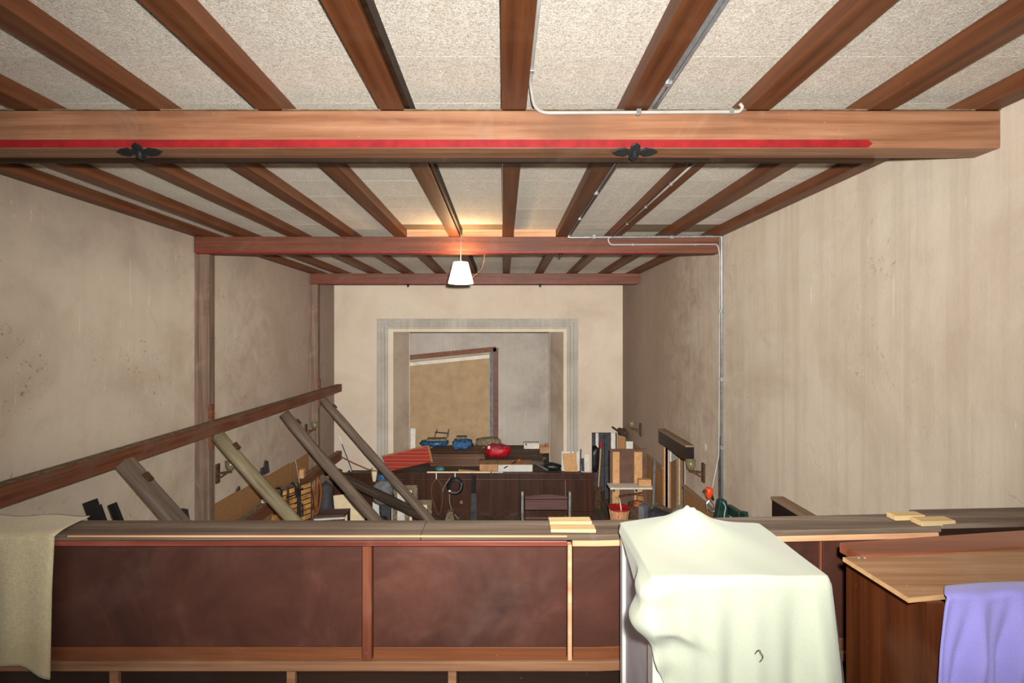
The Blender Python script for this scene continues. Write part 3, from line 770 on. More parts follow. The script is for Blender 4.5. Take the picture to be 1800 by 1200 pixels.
def sheet(s, t):
    # s runs round left side, front, right side; t from the crown of the sheet outward and down to the hem
    W = CX1-CX0; D = CY1-CY0; P = D+W+D
    p = s*P
    if p < D: e = Vector((CX0, CY1-p, 0)); n = Vector((-1, 0, 0)); side = 0
    elif p < D+W: e = Vector((CX0+p-D, CY0, 0)); n = Vector((0, -1, 0)); side = 1
    else: e = Vector((CX1, CY0+p-D-W, 0)); n = Vector((1, 0, 0)); side = 2
    # rounded normal near the corners
    def bl(c): return max(0, 1-abs(p-c)/.05)
    if p < D+W/2: k = bl(D); n = (n+Vector((-1, -1, 0))*k*.7).normalized()
    else: k = bl(D+W); n = (n+Vector((1, -1, 0))*k*.7).normalized()
    T = .42
    if t < T:
        a = t/T; c = Vector((.66, 1.70, 0))
        # crown line spread along the back edge so that the whole top is covered
        c.x = CX0+.02+(W-.04)*min(1, max(0, (p-D*.2)/(P-D*.4))); c.y = CY1
        q2 = c.lerp(e, a); return Vector((q2.x, q2.y, sheet_top(q2.x, q2.y)))
    h = (t-T)/(1-T)
    # hem length round the cabinet
    if side == 0:
        a = p/D; L = .025+.17*a**1.5
    elif side == 1:
        a = (p-D)/W; L = .20+1.5*a if a < .32 else .68
        L = min(L, .68)
    else: L = .62
    drop = h*L
    fold = 0
    if side == 1: a = (p-D)/W; fold = (.006*math.sin(p*70)+.012*math.sin(p*38+.6)*(.3+a))*min(1, drop*4)
    if side == 2: fold = .016*math.sin(p*60)*min(1, drop*4)
    out = .006+.05*drop*(1 if side else .2)+fold
    if side == 2 or (side == 1 and p > D+W*.9): out += .04*drop
    # loose swag at the left front corner
    g = math.exp(-((p-D+.02)/.07)**2)
    out += g*(.05*math.sin(min(1, drop/.2)*math.pi)+.012*math.sin(drop*60))
    if side == 1:
        g2 = math.exp(-((p-D-.06)/.07)**2); out += g2*.022*math.exp(-((drop-.14-.5*(p-D-.06))/.02)**2)
    z = CZ+.004-drop
    if h == 0: z = sheet_top(e.x, e.y)
    return Vector((e.x, e.y, z))+n*out*min(1, drop*40+.15)
MB().grid(sheet, 150, 110).build('dust_sheet', M['sheet'], smooth=True, solid=.003, label='pale green sheet draped over a white cabinet, pushed up to a peak', cat='sheet')
q = [R(u, v, 1.325) for u, v in ((1328, 1148), (1331, 1143), (1336, 1142), (1337, 1147), (1341, 1151), (1341, 1157), (1336, 1162))]
MB().tube(smooth_path(q, .004, 3), .0012, 5).build('dark_thread', M['bark'], bpy.data.objects['dust_sheet'])

# ------------------------------------------------------------------ brown cabinet with loose laminate board
bc = thing('brown_cabinet', 'mahogany cabinet standing against the parapet', 'cabinet', (1.6, 1.55, GF))
TZ2 = H-.735
AX = 1.165
ysd = [1.345, 1.42, 1.50, 1.575, 1.645]
for a, e in zip(ysd[:-1], ysd[1:]):
    MB().box(AX, AX+.02, a+.001, e-.001, GF, H-.7345 if a < 1.57 else H-.75).build('side_board', M['mahog'], bc)
MB().box(AX+.0, AX+.05, 1.33, 1.345, GF, H-.7345).build('front_stile', M['mahog'], bc)
MB().box(AX+.052, 2.35, 1.333, 1.345, GF+.06, TZ2-.04).build('front_panel', M['mahog'], bc)
MB().box(AX+.02, 2.35, 1.36, 1.645, GF+.02, GF+.05).build('bottom_board', M['mahog'], bc)
MB().box(2.35, 2.37, 1.345, 1.76, GF, TZ2-.035).build('side_board', M['mahog'], bc)
MB().box(AX+.02, 2.35, 1.63, 1.645, GF, TZ2-.035).build('back_panel', M['mahog'], bc)
def zp(u, v, z): y = (H-z)*F/(v-VY); return Vector(((u-UX)*y/F, y, z))
A0 = zp(1475, 953, H-.715); A1 = zp(1800, 931, H-.715); A2 = zp(1800, 960, H-.715); A3 = zp(1518, 976, H-.715)
A1 = A0+(A1-A0)*1.6; A2 = A3+(A2-A3)*1.6
MB().prism([A0, A1, A2, A3], (0, 0, -.034)).build('top_board', M['mahog_top'], bc, bevel=.003)
zl = H-.722
L0 = zp(1483, 979, zl); L1 = zp(1597, 1050, zl); L2 = zp(1700, 1040, zl); L2 = L1+(L2-L1)*6; L3 = L0+(L2-L1)
lb = thing('laminate_board', 'loose oak laminate board lying on the mahogany cabinet', 'board', (L1.x, L1.y, zl-.012))
MB().prism([L0, L1, L2, L3], (0, 0, -.012)).build('sheet', M['lam'], lb); lbs = bpy.data.objects['sheet']
e1 = (L0-L1).normalized(); e2 = (L2-L1).normalized()
MB().prism([L0, L1, L1-e2*.0035, L0-e2*.0035], (0, 0, -.0125)).build('edge_band', M['lam_edge'], lbs)
MB().prism([L1-e2*.0035, L2, L2-e1*.0035, L1-e1*.0035-e2*.0035], (0, 0, -.0125)).build('edge_band', M['lam_edge'], lbs)
for u, v in ((1509, 980), (1520, 980)):
    c = zp(u, v, zl); MB().lathe([(0, .003), (.004, .002), (.005, 0)], c, 8).build('hinge_screw', M['steel'], lbs)

# lilac towel
def towel(s, t):
    T = .16
    crest = .014*math.exp(-((s-.27)/.09)**2)+.004*math.sin(s*21)
    yb = 1.385+.03*min(1, s*2.5)+.006*math.sin(s*9)
    if t < T:
        a = t/T; y = yb+(1.322-yb)*a; z = zl+.007+.012*math.sin(a*2.2)+crest*a
        return Vector(((1660-UX)*y/F+s*.62, y, z))
    h = (t-T)/(1-T)*.75
    y = 1.322-.03*min(1, h*6)-.05*h
    x0 = (1660-24*min(1.6, h/.35)-UX)*y/F; x = x0+s*.62
    fold = .02*math.sin(s*34-h*(3+11*s))+.010*math.sin(s*71+h*7)
    return Vector((x, y-.012+fold*min(1, h*7), zl+.016+crest*(1-min(1, h*4))-h))
MB().grid(towel, 110, 80).build('towel', M['towel'], smooth=True, solid=.006, label='lilac terry towel hanging over the front of the brown cabinet', cat='towel')
# ================================================================== things on the stage
def single(q, name, mat, label, cat, **k): return q.build(name, M[mat], label=label, cat=cat, **k)
# two plank stacks
def stack(x0, x1, y0, n, layers, w_, th, mat, label, group):
    for l in range(layers):
        for i in range(n):
            a = y0+i*w_+random.uniform(-.004, .004)
            dx0, dx1 = random.uniform(-.12, .05), random.uniform(-.1, .06)
            if n == 9 and i > 4: dx0 -= .55
            single(MB().box(x0+dx0, x1+dx1, a+.006, a+w_-.006, DECK+l*th+.001, DECK+(l+1)*th-.001), 'plank', mat, label, 'plank', group=group, bevel=.004)
stack(-2.2, -.62, 14.8, 6, 5, .21, .075, 'plank_b', 'old brown plank in the tall stack on the stage, below the blue bags', 'planks in the tall stack')
stack(-.42, 1.32, 15.0, 9, 2, .22, .06, 'plank_g', 'old grey plank in the low stack on the stage, around the red bag', 'planks in the low stack')
ZA = DECK+.376; ZS = DECK+.12
c = R(764, 779, 15.9); single(MB().blob((c.x, 15.9, ZA+.11), (.93, .5, .22), 3, .22, 20, 12), 'plastic_bag', 'blue', 'dark blue shiny plastic bag on the tall plank stack, under a metal frame', 'bag', smooth=True)
c = R(812, 776, 15.55); single(MB().blob((c.x, 15.55, ZA+.15), (.66, .6, .30), 8, .3, 20, 12), 'plastic_bag', 'blue2', 'lighter blue crumpled bag on the tall plank stack, beside the taupe sack', 'bag', smooth=True)
c = R(812, 767, 15.7); single(MB().obb((c.x, 15.7, ZA+.33), (.33, .3, .07), (0, .03, .1)), 'carton', 'taupe', 'flat taupe carton on the lighter blue bag', 'box')
c = R(857, 774, 16.1); single(MB().blob((X(859, 16.7), 16.75, ZS+.19), (.92, .45, .36), 5, .16, 18, 10), 'sack', 'taupe', 'taupe sack lying on planks by the wooden post', 'sack', smooth=True)
fr = thing('metal_frame', 'upturned metal bracket frame on the dark blue bag', 'frame', (X(776, 15.9), 15.9, ZA+.2))
MB().obb((X(768, 15.9), 15.9, ZA+.23), (.62, .3, .06), (0, 0, .05)).build('base_board', M['taupe'], fr)
for u0, u1 in ((764, 769), (787, 789)):
    MB().bar(R(u0, 768, 15.85), R(u1, 754, 15.85), .03, .03).build('prong', M['dkgrey'], fr)
MB().bar(R(765, 759, 15.85), R(788, 761, 15.85), .03, .03).build('crossbar', M['dkgrey'], fr)
rb = thing('red_bag', 'bright red fabric bag on the low plank stack', 'bag', (X(874, 15.5), 15.5, ZS))
MB().blob((X(875, 15.5), 15.5, ZS+.2), (.8, .45, .42), 11, .16, 22, 14, .4).build('body', M['red'], rb, smooth=True); rbb = [c_ for c_ in rb.children][0]
MB().tube(smooth_path([R(862, 790, 15.25), R(870, 784, 15.2), R(885, 786, 15.2), R(892, 785, 15.25)], .05), .012, 6).build('strap', M['blue'], rbb)
MB().obb(R(859.5, 786, 15.26), (.07, .02, .09), (0, .2, 0)).build('tag', M['offwhite'], rbb)
wb = thing('white_box', 'small white carton at the rear of the low plank stack', 'box', (X(935, 16.6), 16.7, ZS))
MB().box(X(921, 16.6), X(948, 16.6), 16.6, 16.9, ZS, ZS+.2).build('carton', M['offwhite'], wb, bevel=.006); wbc = wb.children[0]
MB().box(X(923.5, 16.59), X(926, 16.59), 16.593, 16.6, ZS+.12, ZS+.19).build('hand_hole', M['black'], wbc)
cbx = thing('cardboard_box', 'open torn cardboard box beside the white carton', 'box', (X(957, 16), 16.1, ZS))
MB().box(X(949, 16), X(966, 16), 16.0, 16.3, ZS, ZS+.2).build('carton', M['cardboard'], cbx); cbc = cbx.children[0]
MB().obb((X(953, 16), 16.0, ZS+.25), (.16, .02, .12), (.5, .2, 0)).build('flap', M['cardboard'], cbc)
MB().obb((X(962, 16), 16.1, ZS+.25), (.1, .02, .14), (-.4, -.3, .3)).build('flap', M['copper'], cbc)
single(MB().box(X(843, 14.25), X(875, 14.25), 14.25, 14.75, DECK, DECK+.21), 'carton', 'cardboard', 'plain cardboard carton at the stage edge beside the long white one', 'box', bevel=.004)
lw = thing('carton', 'long white carton with cardboard top at the stage edge', 'box', (X(905, 14.3), 14.5, DECK))
MB().box(X(875.6, 14.25), X(936, 14.25), 14.25, 14.75, DECK, DECK+.195).build('body', M['white'], lw)
MB().box(X(875.6, 14.25), X(936, 14.25), 14.25, 14.75, DECK+.195, DECK+.21).build('lid', M['cardboard'], lw)
br = thing('hand_broom', 'black rod with orange tip lying across the white carton', 'tool', R(886, 822, 14.23))
p0, p1 = R(886, 822.5, 14.2), R(908, 810.5, 14.42); MB().tube([p0, p1], .018, 8).build('handle', M['black'], br)
MB().tube([p1, R(914, 807.5, 14.5)], .024, 8).build('tip', M['orange'], br)
single(MB().bar(R(938, 812, 14.6)+Vector((0, 0, 0)), R(963, 826, 14.22), .05, .04), 'batten', 'grey', 'grey batten leaning off the end of the white carton', 'batten')
single(MB().blob((X(972, 14.35), 14.4, DECK+.1), (.5, .25, .22), 21, .3, 16, 10, .5), 'rubbish_bag', 'black', 'black crumpled bag at the corner of the stage opening', 'bag', smooth=True)
def leaner(u0, u1, v0, y0, y1, th, mat, nm, label, tilt=0, base=DECK):
    x0, x1 = X(u0, y0), X(u1, y0); z = Zr(v0, y0)
    a = [(x0+tilt, y0, base+.001), (x1+tilt, y0, base+.001), (x1, y1, z), (x0, y1, z)]
    single(MB().prism(a, (0, -th, 0)), nm, mat, label, 'board')
leaner(987, 1019, 793, 14.33, 14.345, .02, 'white', 'board', 'white sheet of board leaning behind the tan one beside the stage opening')
leaner(988, 1012, 797, 14.27, 14.30, .02, 'chip_lt', 'board', 'tan board leaning in front of a white one beside the stage opening', .07)
leaner(1022, 1027, 806, 14.3, 14.36, .03, 'dkgrey', 'board', 'narrow dark grey offcut between white boards by the end door')
leaner(1027, 1036, 798, 14.3, 14.36, .03, 'offwhite', 'board', 'narrow white plank standing beside the end doorway')
single(MB().tube([(X(1020, 14.25), 14.25, DECK), R(1021, 789, 14.36)], .02, 8), 'pipe', 'dkgrey', 'thin dark pipe standing against the pale stage wall', 'pipe')
leaner(721, 730, 753, 15.32, 15.4, .03, 'offwhite', 'board', 'white plank standing inside the stage opening beside the blue bag')
# red striped mattress / folding lounger cushion
q = [R(671, 803, 14.25), R(751, 784, 14.25), R(758, 812, 14.2), R(682, 829, 14.2)]
rm = thing('striped_cushion', 'red striped folding cushion leaning at the stage edge', 'cushion', (X(715, 14.2), 14.25, DECK))
MB().prism([p+Vector((0, 0, .0)) for p in q], (0, .1, 0)).build('pad', M['stripes'], rm, bevel=.02)
MB().prism([R(751, 783.5, 14.22), R(754, 783, 14.22), R(761, 812, 14.17), R(758, 812.5, 14.17)], (0, .12, 0)).build('wooden_edge', M['chip'], rm)
MB().bar(R(671, 802, 14.22), R(751, 783, 14.22), .05, .03).build('wooden_edge', M['chip'], rm)
# battens at the very edge
single(MB().box(X(751, 14.15), X(862, 14.15), 14.11, 14.16, DECK+.001, DECK+.035), 'batten', 'cream', 'long cream batten lying along the stage edge', 'batten')
single(MB().prism([(X(806, 14.2), 14.2, DECK+.001), (X(850, 14.2), 14.2, DECK+.001), (X(850, 14.2), 14.2, DECK+.02), (X(806, 14.2), 14.2, DECK+.075)], (0, .05, 0)), 'batten', 'chip', 'tapered brown offcut behind the cream batten', 'batten')
single(MB().box(X(864, 14.13), X(884, 14.13), 14.12, 14.17, DECK+.001, DECK+.025), 'batten', 'white', 'short white batten before the white carton', 'batten')
single(MB().blob((X(773, 14.3), 14.32, DECK+.06), (.27, .16, .13), 31, .2, 14, 8, .4), 'plastic_bag', 'teal', 'small teal plastic bag behind the cream batten', 'bag', smooth=True)

# tan partition with timber head and post at the back of the stage
pt = thing('stage_partition', 'tan hardboard partition framed by brown timber at the back of the stage', 'partition', (-2, 17.3, DECK))
y = 17.25
MB().prism([(X(690, y), y, DECK), (X(860, y), y, DECK), (X(860, y), y, Zr(621, y)), (X(690, y), y, Zr(638, y))], (0, .03, 0)).build('board', M['tan'], pt)
MB().bar((X(690, y), y-.03, Zr(631, y)), (X(872, y), y-.03, Zr(613, y)), .1, .17, (0, 0, 1)).build('head_rail', M['rail'], pt)
MB().box(X(867, y), X(876, y), y-.08, y+.02, DECK, Zr(611, y)).build('timber_post', M['beam_far'], pt)
MB().box(X(861, y), X(866.5, y), y-.05, y+.02, DECK, Zr(617, y)).build('grey_stile', M['grey'], pt)
MB().prism([(X(690, y), y-.01, Zr(646, y)), (X(860, y), y-.01, Zr(629, y)), (X(860, y), y-.01, Zr(623, y)), (X(690, y), y-.01, Zr(640, y))], (0, -.02, 0)).build('top_batten', M['offwhite'], pt)

# ================================================================== things in front of the stage
def hose(name, label, mat, pts, r):
    return single(MB().tube(smooth_path(pts, .3, 6), r, 6), name, mat, label, 'hose', smooth=True)
for u in (767, 800):
    single(MB().box(X(u-1, 14.08), X(u+1, 14.08), 14.075, 14.098, Zr(842, 14.08), DECK+.0005), 'hook_strap', 'white', 'short white hook strap hanging from the stage edge', 'hook', group='white hook straps')
Y0 = 14.04
hose('garden_hose', 'ochre hose hanging in a long loop on the stage front', 'hose', [R(767, 842, Y0), R(759, 850, Y0), R(758, 870, Y0), R(764, 890, Y0), R(771, 908, Y0), R(777, 890, Y0), R(779, 868, Y0), R(775, 850, Y0), R(768, 842, Y0)], .014)
cr = thing('cable_coil', 'black coil of hose hanging from a white strap on the stage front', 'hose', R(800, 872, 14.02))
for k in range(4):
    cc = R(800, 854, 14.06-.03*k); rr = (.22, .2, .18, .15)[k]
    MB().tube([cc+Vector((rr*math.cos(a*math.pi/12), 0, rr*math.sin(a*math.pi/12)*1.08)) for a in range(25)], .026, 8).build('loop', M['black'], cr, smooth=True)
MB().tube(smooth_path([R(790, 862, 13.98), R(794, 866, 13.97), R(804, 866, 13.97), R(811, 858, 13.97), R(812, 848, 13.98)], .1), .012, 6).build('grey_tail', M['hose_g'], cr)
MB().obb(R(790.5, 862.5, 13.96), (.07, .03, .05)).build('label_tag', M['white'], cr)
hose('garden_hose', 'grey hose end arching down from the black coil', 'hose_g', [R(791, 840, Y0-.08), R(780, 856, Y0-.08), R(778, 866, Y0-.08)], .013)
hose('garden_hose', 'thin grey hose trailing from the black coil to the floor', 'hose_g', [R(790, 868, Y0-.06), R(790, 885, Y0-.06), R(797, 902, Y0-.1), R(812, 918, Y0-.2)], .013)
single(MB().lathe([(0, -.03), (.05, -.03), (.05, 0), (0, 0)], (0, 0, 0), 14), 'knob', 'taupe', 'small round pale knob on the stage front', 'knob').matrix_world = Matrix.Translation(R(811, 882, 14.13)) @ Matrix.Rotation(math.pi/2, 4, 'X')
sp2 = thing('standing_post', 'dark grey post standing before the stage front', 'post', (X(833, 13.8), 13.8, 0))
MB().box(X(828, 13.8), X(838, 13.8), 13.75, 13.85, 0, Zr(866, 13.8)).build('lower_block', M['dkgrey'], sp2)
MB().bar((X(832, 13.8), 13.8, Zr(866, 13.8)), R(833, 834, 13.85), .1, .06).build('upper_bar', M['black'], sp2)
single(MB().prism([(X(781, 13.5), 13.5, 0), (X(799, 13.5), 13.5, 0), (X(796, 13.5), 13.5, Zr(899, 13.5)), (X(786, 13.5), 13.5, Zr(901, 13.5))], (0, .25, 0)), 'stool_block', 'taupe', 'small taupe tapered block before the stage front', 'block')
# garden bench
yb = 11.9
bn = thing('garden_bench', 'garden bench with grey iron ends and purplish-brown slats', 'bench', (X(960, yb), yb, 0))
for u in (918, 1001):
    x = X(u, yb); s = 1 if u < 960 else -1
    MB().tube(smooth_path([(x+s*.06, yb+.02, .0), (x+s*.05, yb, .45), (x, yb-.04, .8), (x-s*.0, yb-.07, Zr(868, yb)), (x-s*.0, yb-.04, Zr(863, yb))], .06), .036, 8).build('end_frame', M['bench_leg'], bn, smooth=True)
    MB().tube([(x+s*.04, yb+.5, 0), (x+s*.04, yb+.42, .45)], .03, 8).build('leg', M['bench_leg'], bn)
    MB().tube([(x+s*.04, yb, .62), (x+s*.03, yb+.5, .62), (x+s*.04, yb+.48, .4)], .022, 8).build('armrest', M['bench_leg'], bn)
x0, x1 = X(923, yb), X(997, yb)
def arc_slat(z0, z1, rise, n=8):
    q = MB()
    def f(s, t): return Vector((x0+(x1-x0)*s, yb-.03, z0+(z1-z0)*t+rise*math.sin(math.pi*s)*t))
    q.grid(f, n, 1); q.build('back_slat', M['bench_slat'], bn, solid=.03)
arc_slat(Zr(876, yb), Zr(872, yb), .05); arc_slat(Zr(895, yb), Zr(877.5, yb), 0); arc_slat(Zr(912, yb), Zr(908, yb), 0)
for k in range(5): MB().box(x0, x1, yb+.02+k*.1, yb+.1+k*.1, .42, .45).build('seat_slat', M['bench_slat'], bn)
# white drawer unit, picture frames, beige panel, case, bags
y = 13.7
du = thing('drawer_unit', 'white drawer unit behind the props, in front of the stage', 'drawers', (X(705, y), y+.2, 0))
MB().box(X(655, y), X(731, y), y, y+.3, 0, Zr(863, y)).build('carcass', M['white_lac'], du)
MB().box(X(674, y), X(730, y), y-.015, y-.002, Zr(874.5, y), Zr(864, y)).build('drawer_front', M['white_lac'], du)
MB().box(X(656, y), X(691, y), y-.015, y-.002, .06, Zr(876, y)).build('door_front', M['white_lac'], du)
MB().box(X(692, y), X(730, y), y-.015, y-.002, .06, Zr(876, y)).build('door_front', M['white_lac'], du)
def frame(u0, u1, v0, y, wid, m_out, m_in, label, fill):
    o = thing('picture_frame', label, 'frame', (X((u0+u1)/2, y), y, 0), group='frames leaning before the stage')
    x0, x1, z1 = X(u0, y), X(u1, y), Zr(v0, y)
    for a, d_, mt in ((0, wid, m_out), (wid, wid*1.5, m_in)):
        MB().box(x0+a, x0+d_, y-.03+a*.05, y, .0, z1-a).build('side_rail', M[mt], o)
        MB().box(x1-d_, x1-a, y-.03+a*.05, y, .0, z1-a).build('side_rail', M[mt], o)
        MB().box(x0+d_, x1-d_, y-.03+a*.05, y, z1-d_, z1-a).build('top_rail', M[mt], o)
    MB().box(x0+wid*1.5, x1-wid*1.5, y-.008, y, .0, z1-wid*1.5).build('backing', M[fill], o)
frame(690, 733, 852, 13.62, .14, 'taupe', 'offwhite', 'wide taupe frame with white inside, leaning on the drawer unit', 'white')
frame(712, 759, 878, 13.35, .13, 'taupe', 'cream', 'taupe and cream frame with dark inside, beyond the prop feet', 'stagewood')
bp_ = MB().prism([(X(587, 13.2), 13.2, .001), (X(641, 13.2), 13.2, .001), (X(641, 13.2), 13.2, Zr(899, 13.2)), (X(612, 13.2), 13.2, Zr(868, 13.2)), (X(586, 13.2), 13.2, Zr(871, 13.2))], (0, .03, 0))
single(bp_, 'board', 'cream', 'cream board with a cut corner standing behind the brownish prop', 'board')
cs = thing('folding_table', 'dark purple-brown folding table with white edge near the lower prop', 'table', (X(580, 10.9), 10.9, 0))
def zq(u, v): return Vector(((u-UX)*(3.92*F/(v-VY))/F, 3.92*F/(v-VY), H-3.92))
q = [zq(552, 907), zq(606, 904), zq(616, 893), zq(566, 895)]
MB().prism(q, (0, 0, -.05)).build('table_top', M['case'], cs)
MB().prism([p+Vector((0, -.01, -.055)) for p in q[:2]]+[q[1]+Vector((0, .05, -.055)), q[0]+Vector((0, .05, -.055))], (0, 0, -.04)).build('white_edge', M['white'], cs)
for p in q:
    c_ = (q[0]+q[1]+q[2]+q[3])/4; e_ = p.lerp(c_, .08); MB().box(e_.x-.02, e_.x+.02, e_.y-.02, e_.y+.02, 0, H-3.97).build('leg', M['black'], cs)
bgp = R(661, 868, 12.05); single(MB().blob((bgp.x, 12.75, Zr(866, 12.75)), (.55, .4, .62), 41, .25, 18, 12), 'dust_bag', 'grey', 'smoky grey plastic bag heaped on the low dark prop', 'bag', smooth=True)
bb_ = thing('blue_crate', 'blue plastic crate standing between the props', 'crate', (X(680, 13.5), 13.5, 0))
MB().box(X(664, 13.4), X(688, 13.4), 13.4, 13.57, Zr(862, 13.4), Zr(842, 13.4)).build('box', M['blue'], bb_, bevel=.02)
MB().box(X(668, 13.4), X(686, 13.4), 13.43, 13.56, 0, Zr(862, 13.4)).build('stand', M['dkgrey'], bb_)
MB().blob(R(672, 840, 13.45), (.3, .15, .2), 5, .2, 14, 8).build('cloth', M['blue2'], bb_, smooth=True)
vs = R(658, 836, 14.02); single(MB().lathe([(.045, -.16), (.05, -.13), (.075, 0), (.085, .12), (.08, .13), (.07, 0), (.0, -.12)], vs, 14), 'funnel', 'cream', 'cream funnel hanging at the stage edge near the blue crate', 'funnel', smooth=True)
single(MB().tube(smooth_path([R(595, 800, 13.95), R(620, 813, 14.0), R(650, 826, 14.02), R(655, 823, 14.02)], .1), .018, 6), 'stick', 'rail', 'thin reddish stick slanting down from the lower beam end', 'stick')
single(MB().bar(R(597, 766, 14.0), R(618, 828, 14.1), .05, .02, (0, 1, 0)), 'batten', 'white', 'white batten leaning at the corner by the stage', 'batten')
single(MB().bar(R(601, 780, 13.97), R(619, 828, 14.06), .02, .02, (0, 1, 0)), 'rod', 'black', 'thin black rod beside the white leaning batten', 'rod')
single(MB().tube(smooth_path([R(668, 890, 12.3), R(669, 905, 12.3), R(676, 908, 12.3), R(681, 912, 12.25), R(684, 925, 12.25)], .1), .018, 6), 'cable', 'black', 'black cable hanging below the smoky grey bag', 'cable', smooth=True)

# ------------------------------------------------------------------ clutter under the lower beam
y = 10.3
cr_ = thing('slatted_crate', 'tall slatted yellow crate stacked under the lower beam', 'crate', (X(528, y), y, 0))
for k in range(7):
    z = Zr(918, y)+k*.115
    MB().bar((X(504, y), y-.25, z), (X(546, y+.4), y+.4, z+.0), .02, .085, (0, 0, 1)).build('slat', M['wattle'], cr_)
for u, yy in ((505, y-.24), (526, y+.08), (545, y+.38)):
    MB().box(X(u, yy)-.02, X(u, yy)+.02, yy+.01, yy+.05, 0, Zr(852, y)).build('corner_post', M['bark'], cr_)
single(MB().bar((X(478, 9.3), 9.3, Zr(912, 9.3)), (X(512, 9.95), 9.95, Zr(908, 9.95)), .02, .14, (0, 0, 1)), 'slat_fence', 'wattle', 'short yellow slatted strip below the greenish log prop', 'slats')
ir = thing('iron_stand', 'black wrought-iron coat stand before the slatted crate', 'stand', (X(525, 9.9), 9.9, 0))
yy = 9.9
MB().tube([(X(526, yy), yy, 0), R(525, 870, yy), R(522, 853, yy)], .03, 8).build('stem', M['iron'], ir)
MB().tube(smooth_path([R(522, 860, yy), R(521, 850, yy), R(512, 848, yy)], .08), .018, 6).build('arm', M['iron'], ir)
MB().tube(smooth_path([R(524, 862, yy), R(533, 858, yy), R(535, 860, yy)], .05), .018, 6).build('arm', M['iron'], ir)
MB().bar(R(522, 856, yy), R(524, 872, yy), .07, .07).build('bracket', M['iron'], ir)
MB().tube(smooth_path([R(519, 885, yy), R(526, 880, yy), R(532, 884, yy), R(532, 905, yy)], .05), .016, 6).build('ring', M['iron'], ir)
MB().tube(smooth_path([R(503, 874, yy), R(512, 872, yy), R(522, 866, yy)], .1), .015, 6).build('arm', M['iron'], ir)
single(MB().tube(smooth_path([R(486, 857, 9.8), R(496, 857, 9.8), R(495, 870, 9.8), (X(495, 9.8), 9.8, .0)], .04), .02, 6), 'iron_hook', 'iron', 'black iron hook rod standing behind the greenish log prop', 'hook')
bw_ = thing('bentwood_chair', 'orange-brown bentwood chair frame under the lower beam', 'chair', (X(553, 11.3), 11.3, 0))
yy = 11.3
for pts in ([R(546, 915, yy), R(545, 870, yy), R(548, 846, yy), R(552, 870, yy), R(556, 900, yy)], [R(553, 915, yy+.1), R(556, 875, yy+.1), R(560, 838, yy+.1), R(565, 860, yy+.1), R(562, 890, yy+.1), R(552, 915, yy+.1)], [R(558, 838, yy+.05), R(557, 868, yy+.05), R(549, 895, yy+.05)]):
    MB().tube(smooth_path(pts, .25, 6), .026, 7).build('bent_rail', M['bentwood'], bw_, smooth=True)
MB().lathe([(0, 0), (.2, 0), (.22, .02), (.2, .04), (0, .04)], (X(554, yy), yy+.1, .46), 18).build('seat', M['bentwood'], bw_)
for a in range(4): MB().tube([(X(554, yy)+.15*math.cos(a*1.57+.7), yy+.1+.15*math.sin(a*1.57+.7), .46), (X(554, yy)+.2*math.cos(a*1.57+.7), yy+.1+.2*math.sin(a*1.57+.7), 0)], .02, 7).build('leg', M['bentwood'], bw_)
yy = 11.95
single(MB().lathe([(.24, 0), (.24, .55), (.2, .95), (.14, Zr(846, yy)-.1), (.0, Zr(844, yy))], (X(573, yy), yy, 0), 18), 'covered_stand', 'dkgrey', 'dark grey draped drum-shaped bundle between the two lower props', 'bundle', smooth=True)
single(MB().obb((-4.70, 11.3, H-3.31+.1), (.1, .14, .2), (0, 0, .1)), 'wood_block', 'chip_lt', 'small bright wood block on the lower horizontal beam', 'wood block')
single(MB().tube([R(519, 808, 10.9), R(527, 852, 10.6)], .008, 6), 'wire', 'cable_w', 'thin pale wire hanging above the iron coat stand', 'wire')
single(MB().obb((-4.73, 9.75, H-3.31+.03), (.13, .35, .06), (0, 0, .0)), 'paper_bundle', 'offwhite', 'pale flat bundle resting on the lower horizontal beam', 'paper')
single(MB().lathe([(0, -.01), (.04, -.01), (.04, .01), (0, .01)], (0, 0, 0), 10), 'pale_disc', 'chip_lt', 'small pale sawn knot on the low dark prop', 'knot').matrix_world = Matrix.Translation(R(578, 837, 12.3)) @ Matrix.Rotation(math.pi/2, 4, 'X')
# black boards leaning on the propped wall, nearest the parapet
def blackboard(u0, v0, yy, wd, lean, label):
    p = R(u0, v0, yy)
    single(MB().bar((p.x+lean, yy, .001), p, wd, .05, (0, 1, 0)), 'black_board', 'black', label, 'board', group='black boards leaning on the propped wall')
blackboard(158, 880, 5.6, .14, 1.2, 'wide black board leaning on the propped wall beside the burlap cloth')
blackboard(172, 888, 5.7, .05, 1.15, 'narrow ragged black board leaning beside the wide black board')
blackboard(197, 885, 5.65, .075, 1.3, 'black board leaning alone between the other boards and the squared prop')

# ------------------------------------------------------------------ corner by the end door
yy = 11.1
su = thing('shelf_unit', 'open shelf unit with two raw pine uprights by the end door', 'shelf', (X(1105, yy), yy, 0))
MB().box(X(1072, yy+.3), X(1137, yy+.3), yy+.3, yy+.33, 0, Zr(789, yy+.3)).build('back_panel', M['panel_brown'], su)
for u0, u1 in ((1077, 1089), (1115, 1129)):
    MB().box(X(u0, yy+.25), X(u1, yy+.25), yy+.25, yy+.299, 0, Zr(794, yy+.25)).build('upright', M['chip_lt'], su)
zsh = H-3.455
MB().box(X(1073, 11.0), X(1150, 11.0), 11.0, 11.345, zsh-.04, zsh).build('shelf_board', M['offwhite'], su)
for u in (1081, 1121): MB().box(X(u, yy), X(u+1.5, yy), yy+.1, yy+.25, zsh-.16, zsh-.041).build('bracket', M['iron'], su)
MB().box(X(1074, yy), X(1076, yy), yy-.06, yy-.02, 0, zsh-.041).build('leg', M['taupe'], su); MB().box(X(1147, yy), X(1149.5, yy), yy-.06, yy-.02, 0, zsh-.041).build('leg', M['taupe'], su)
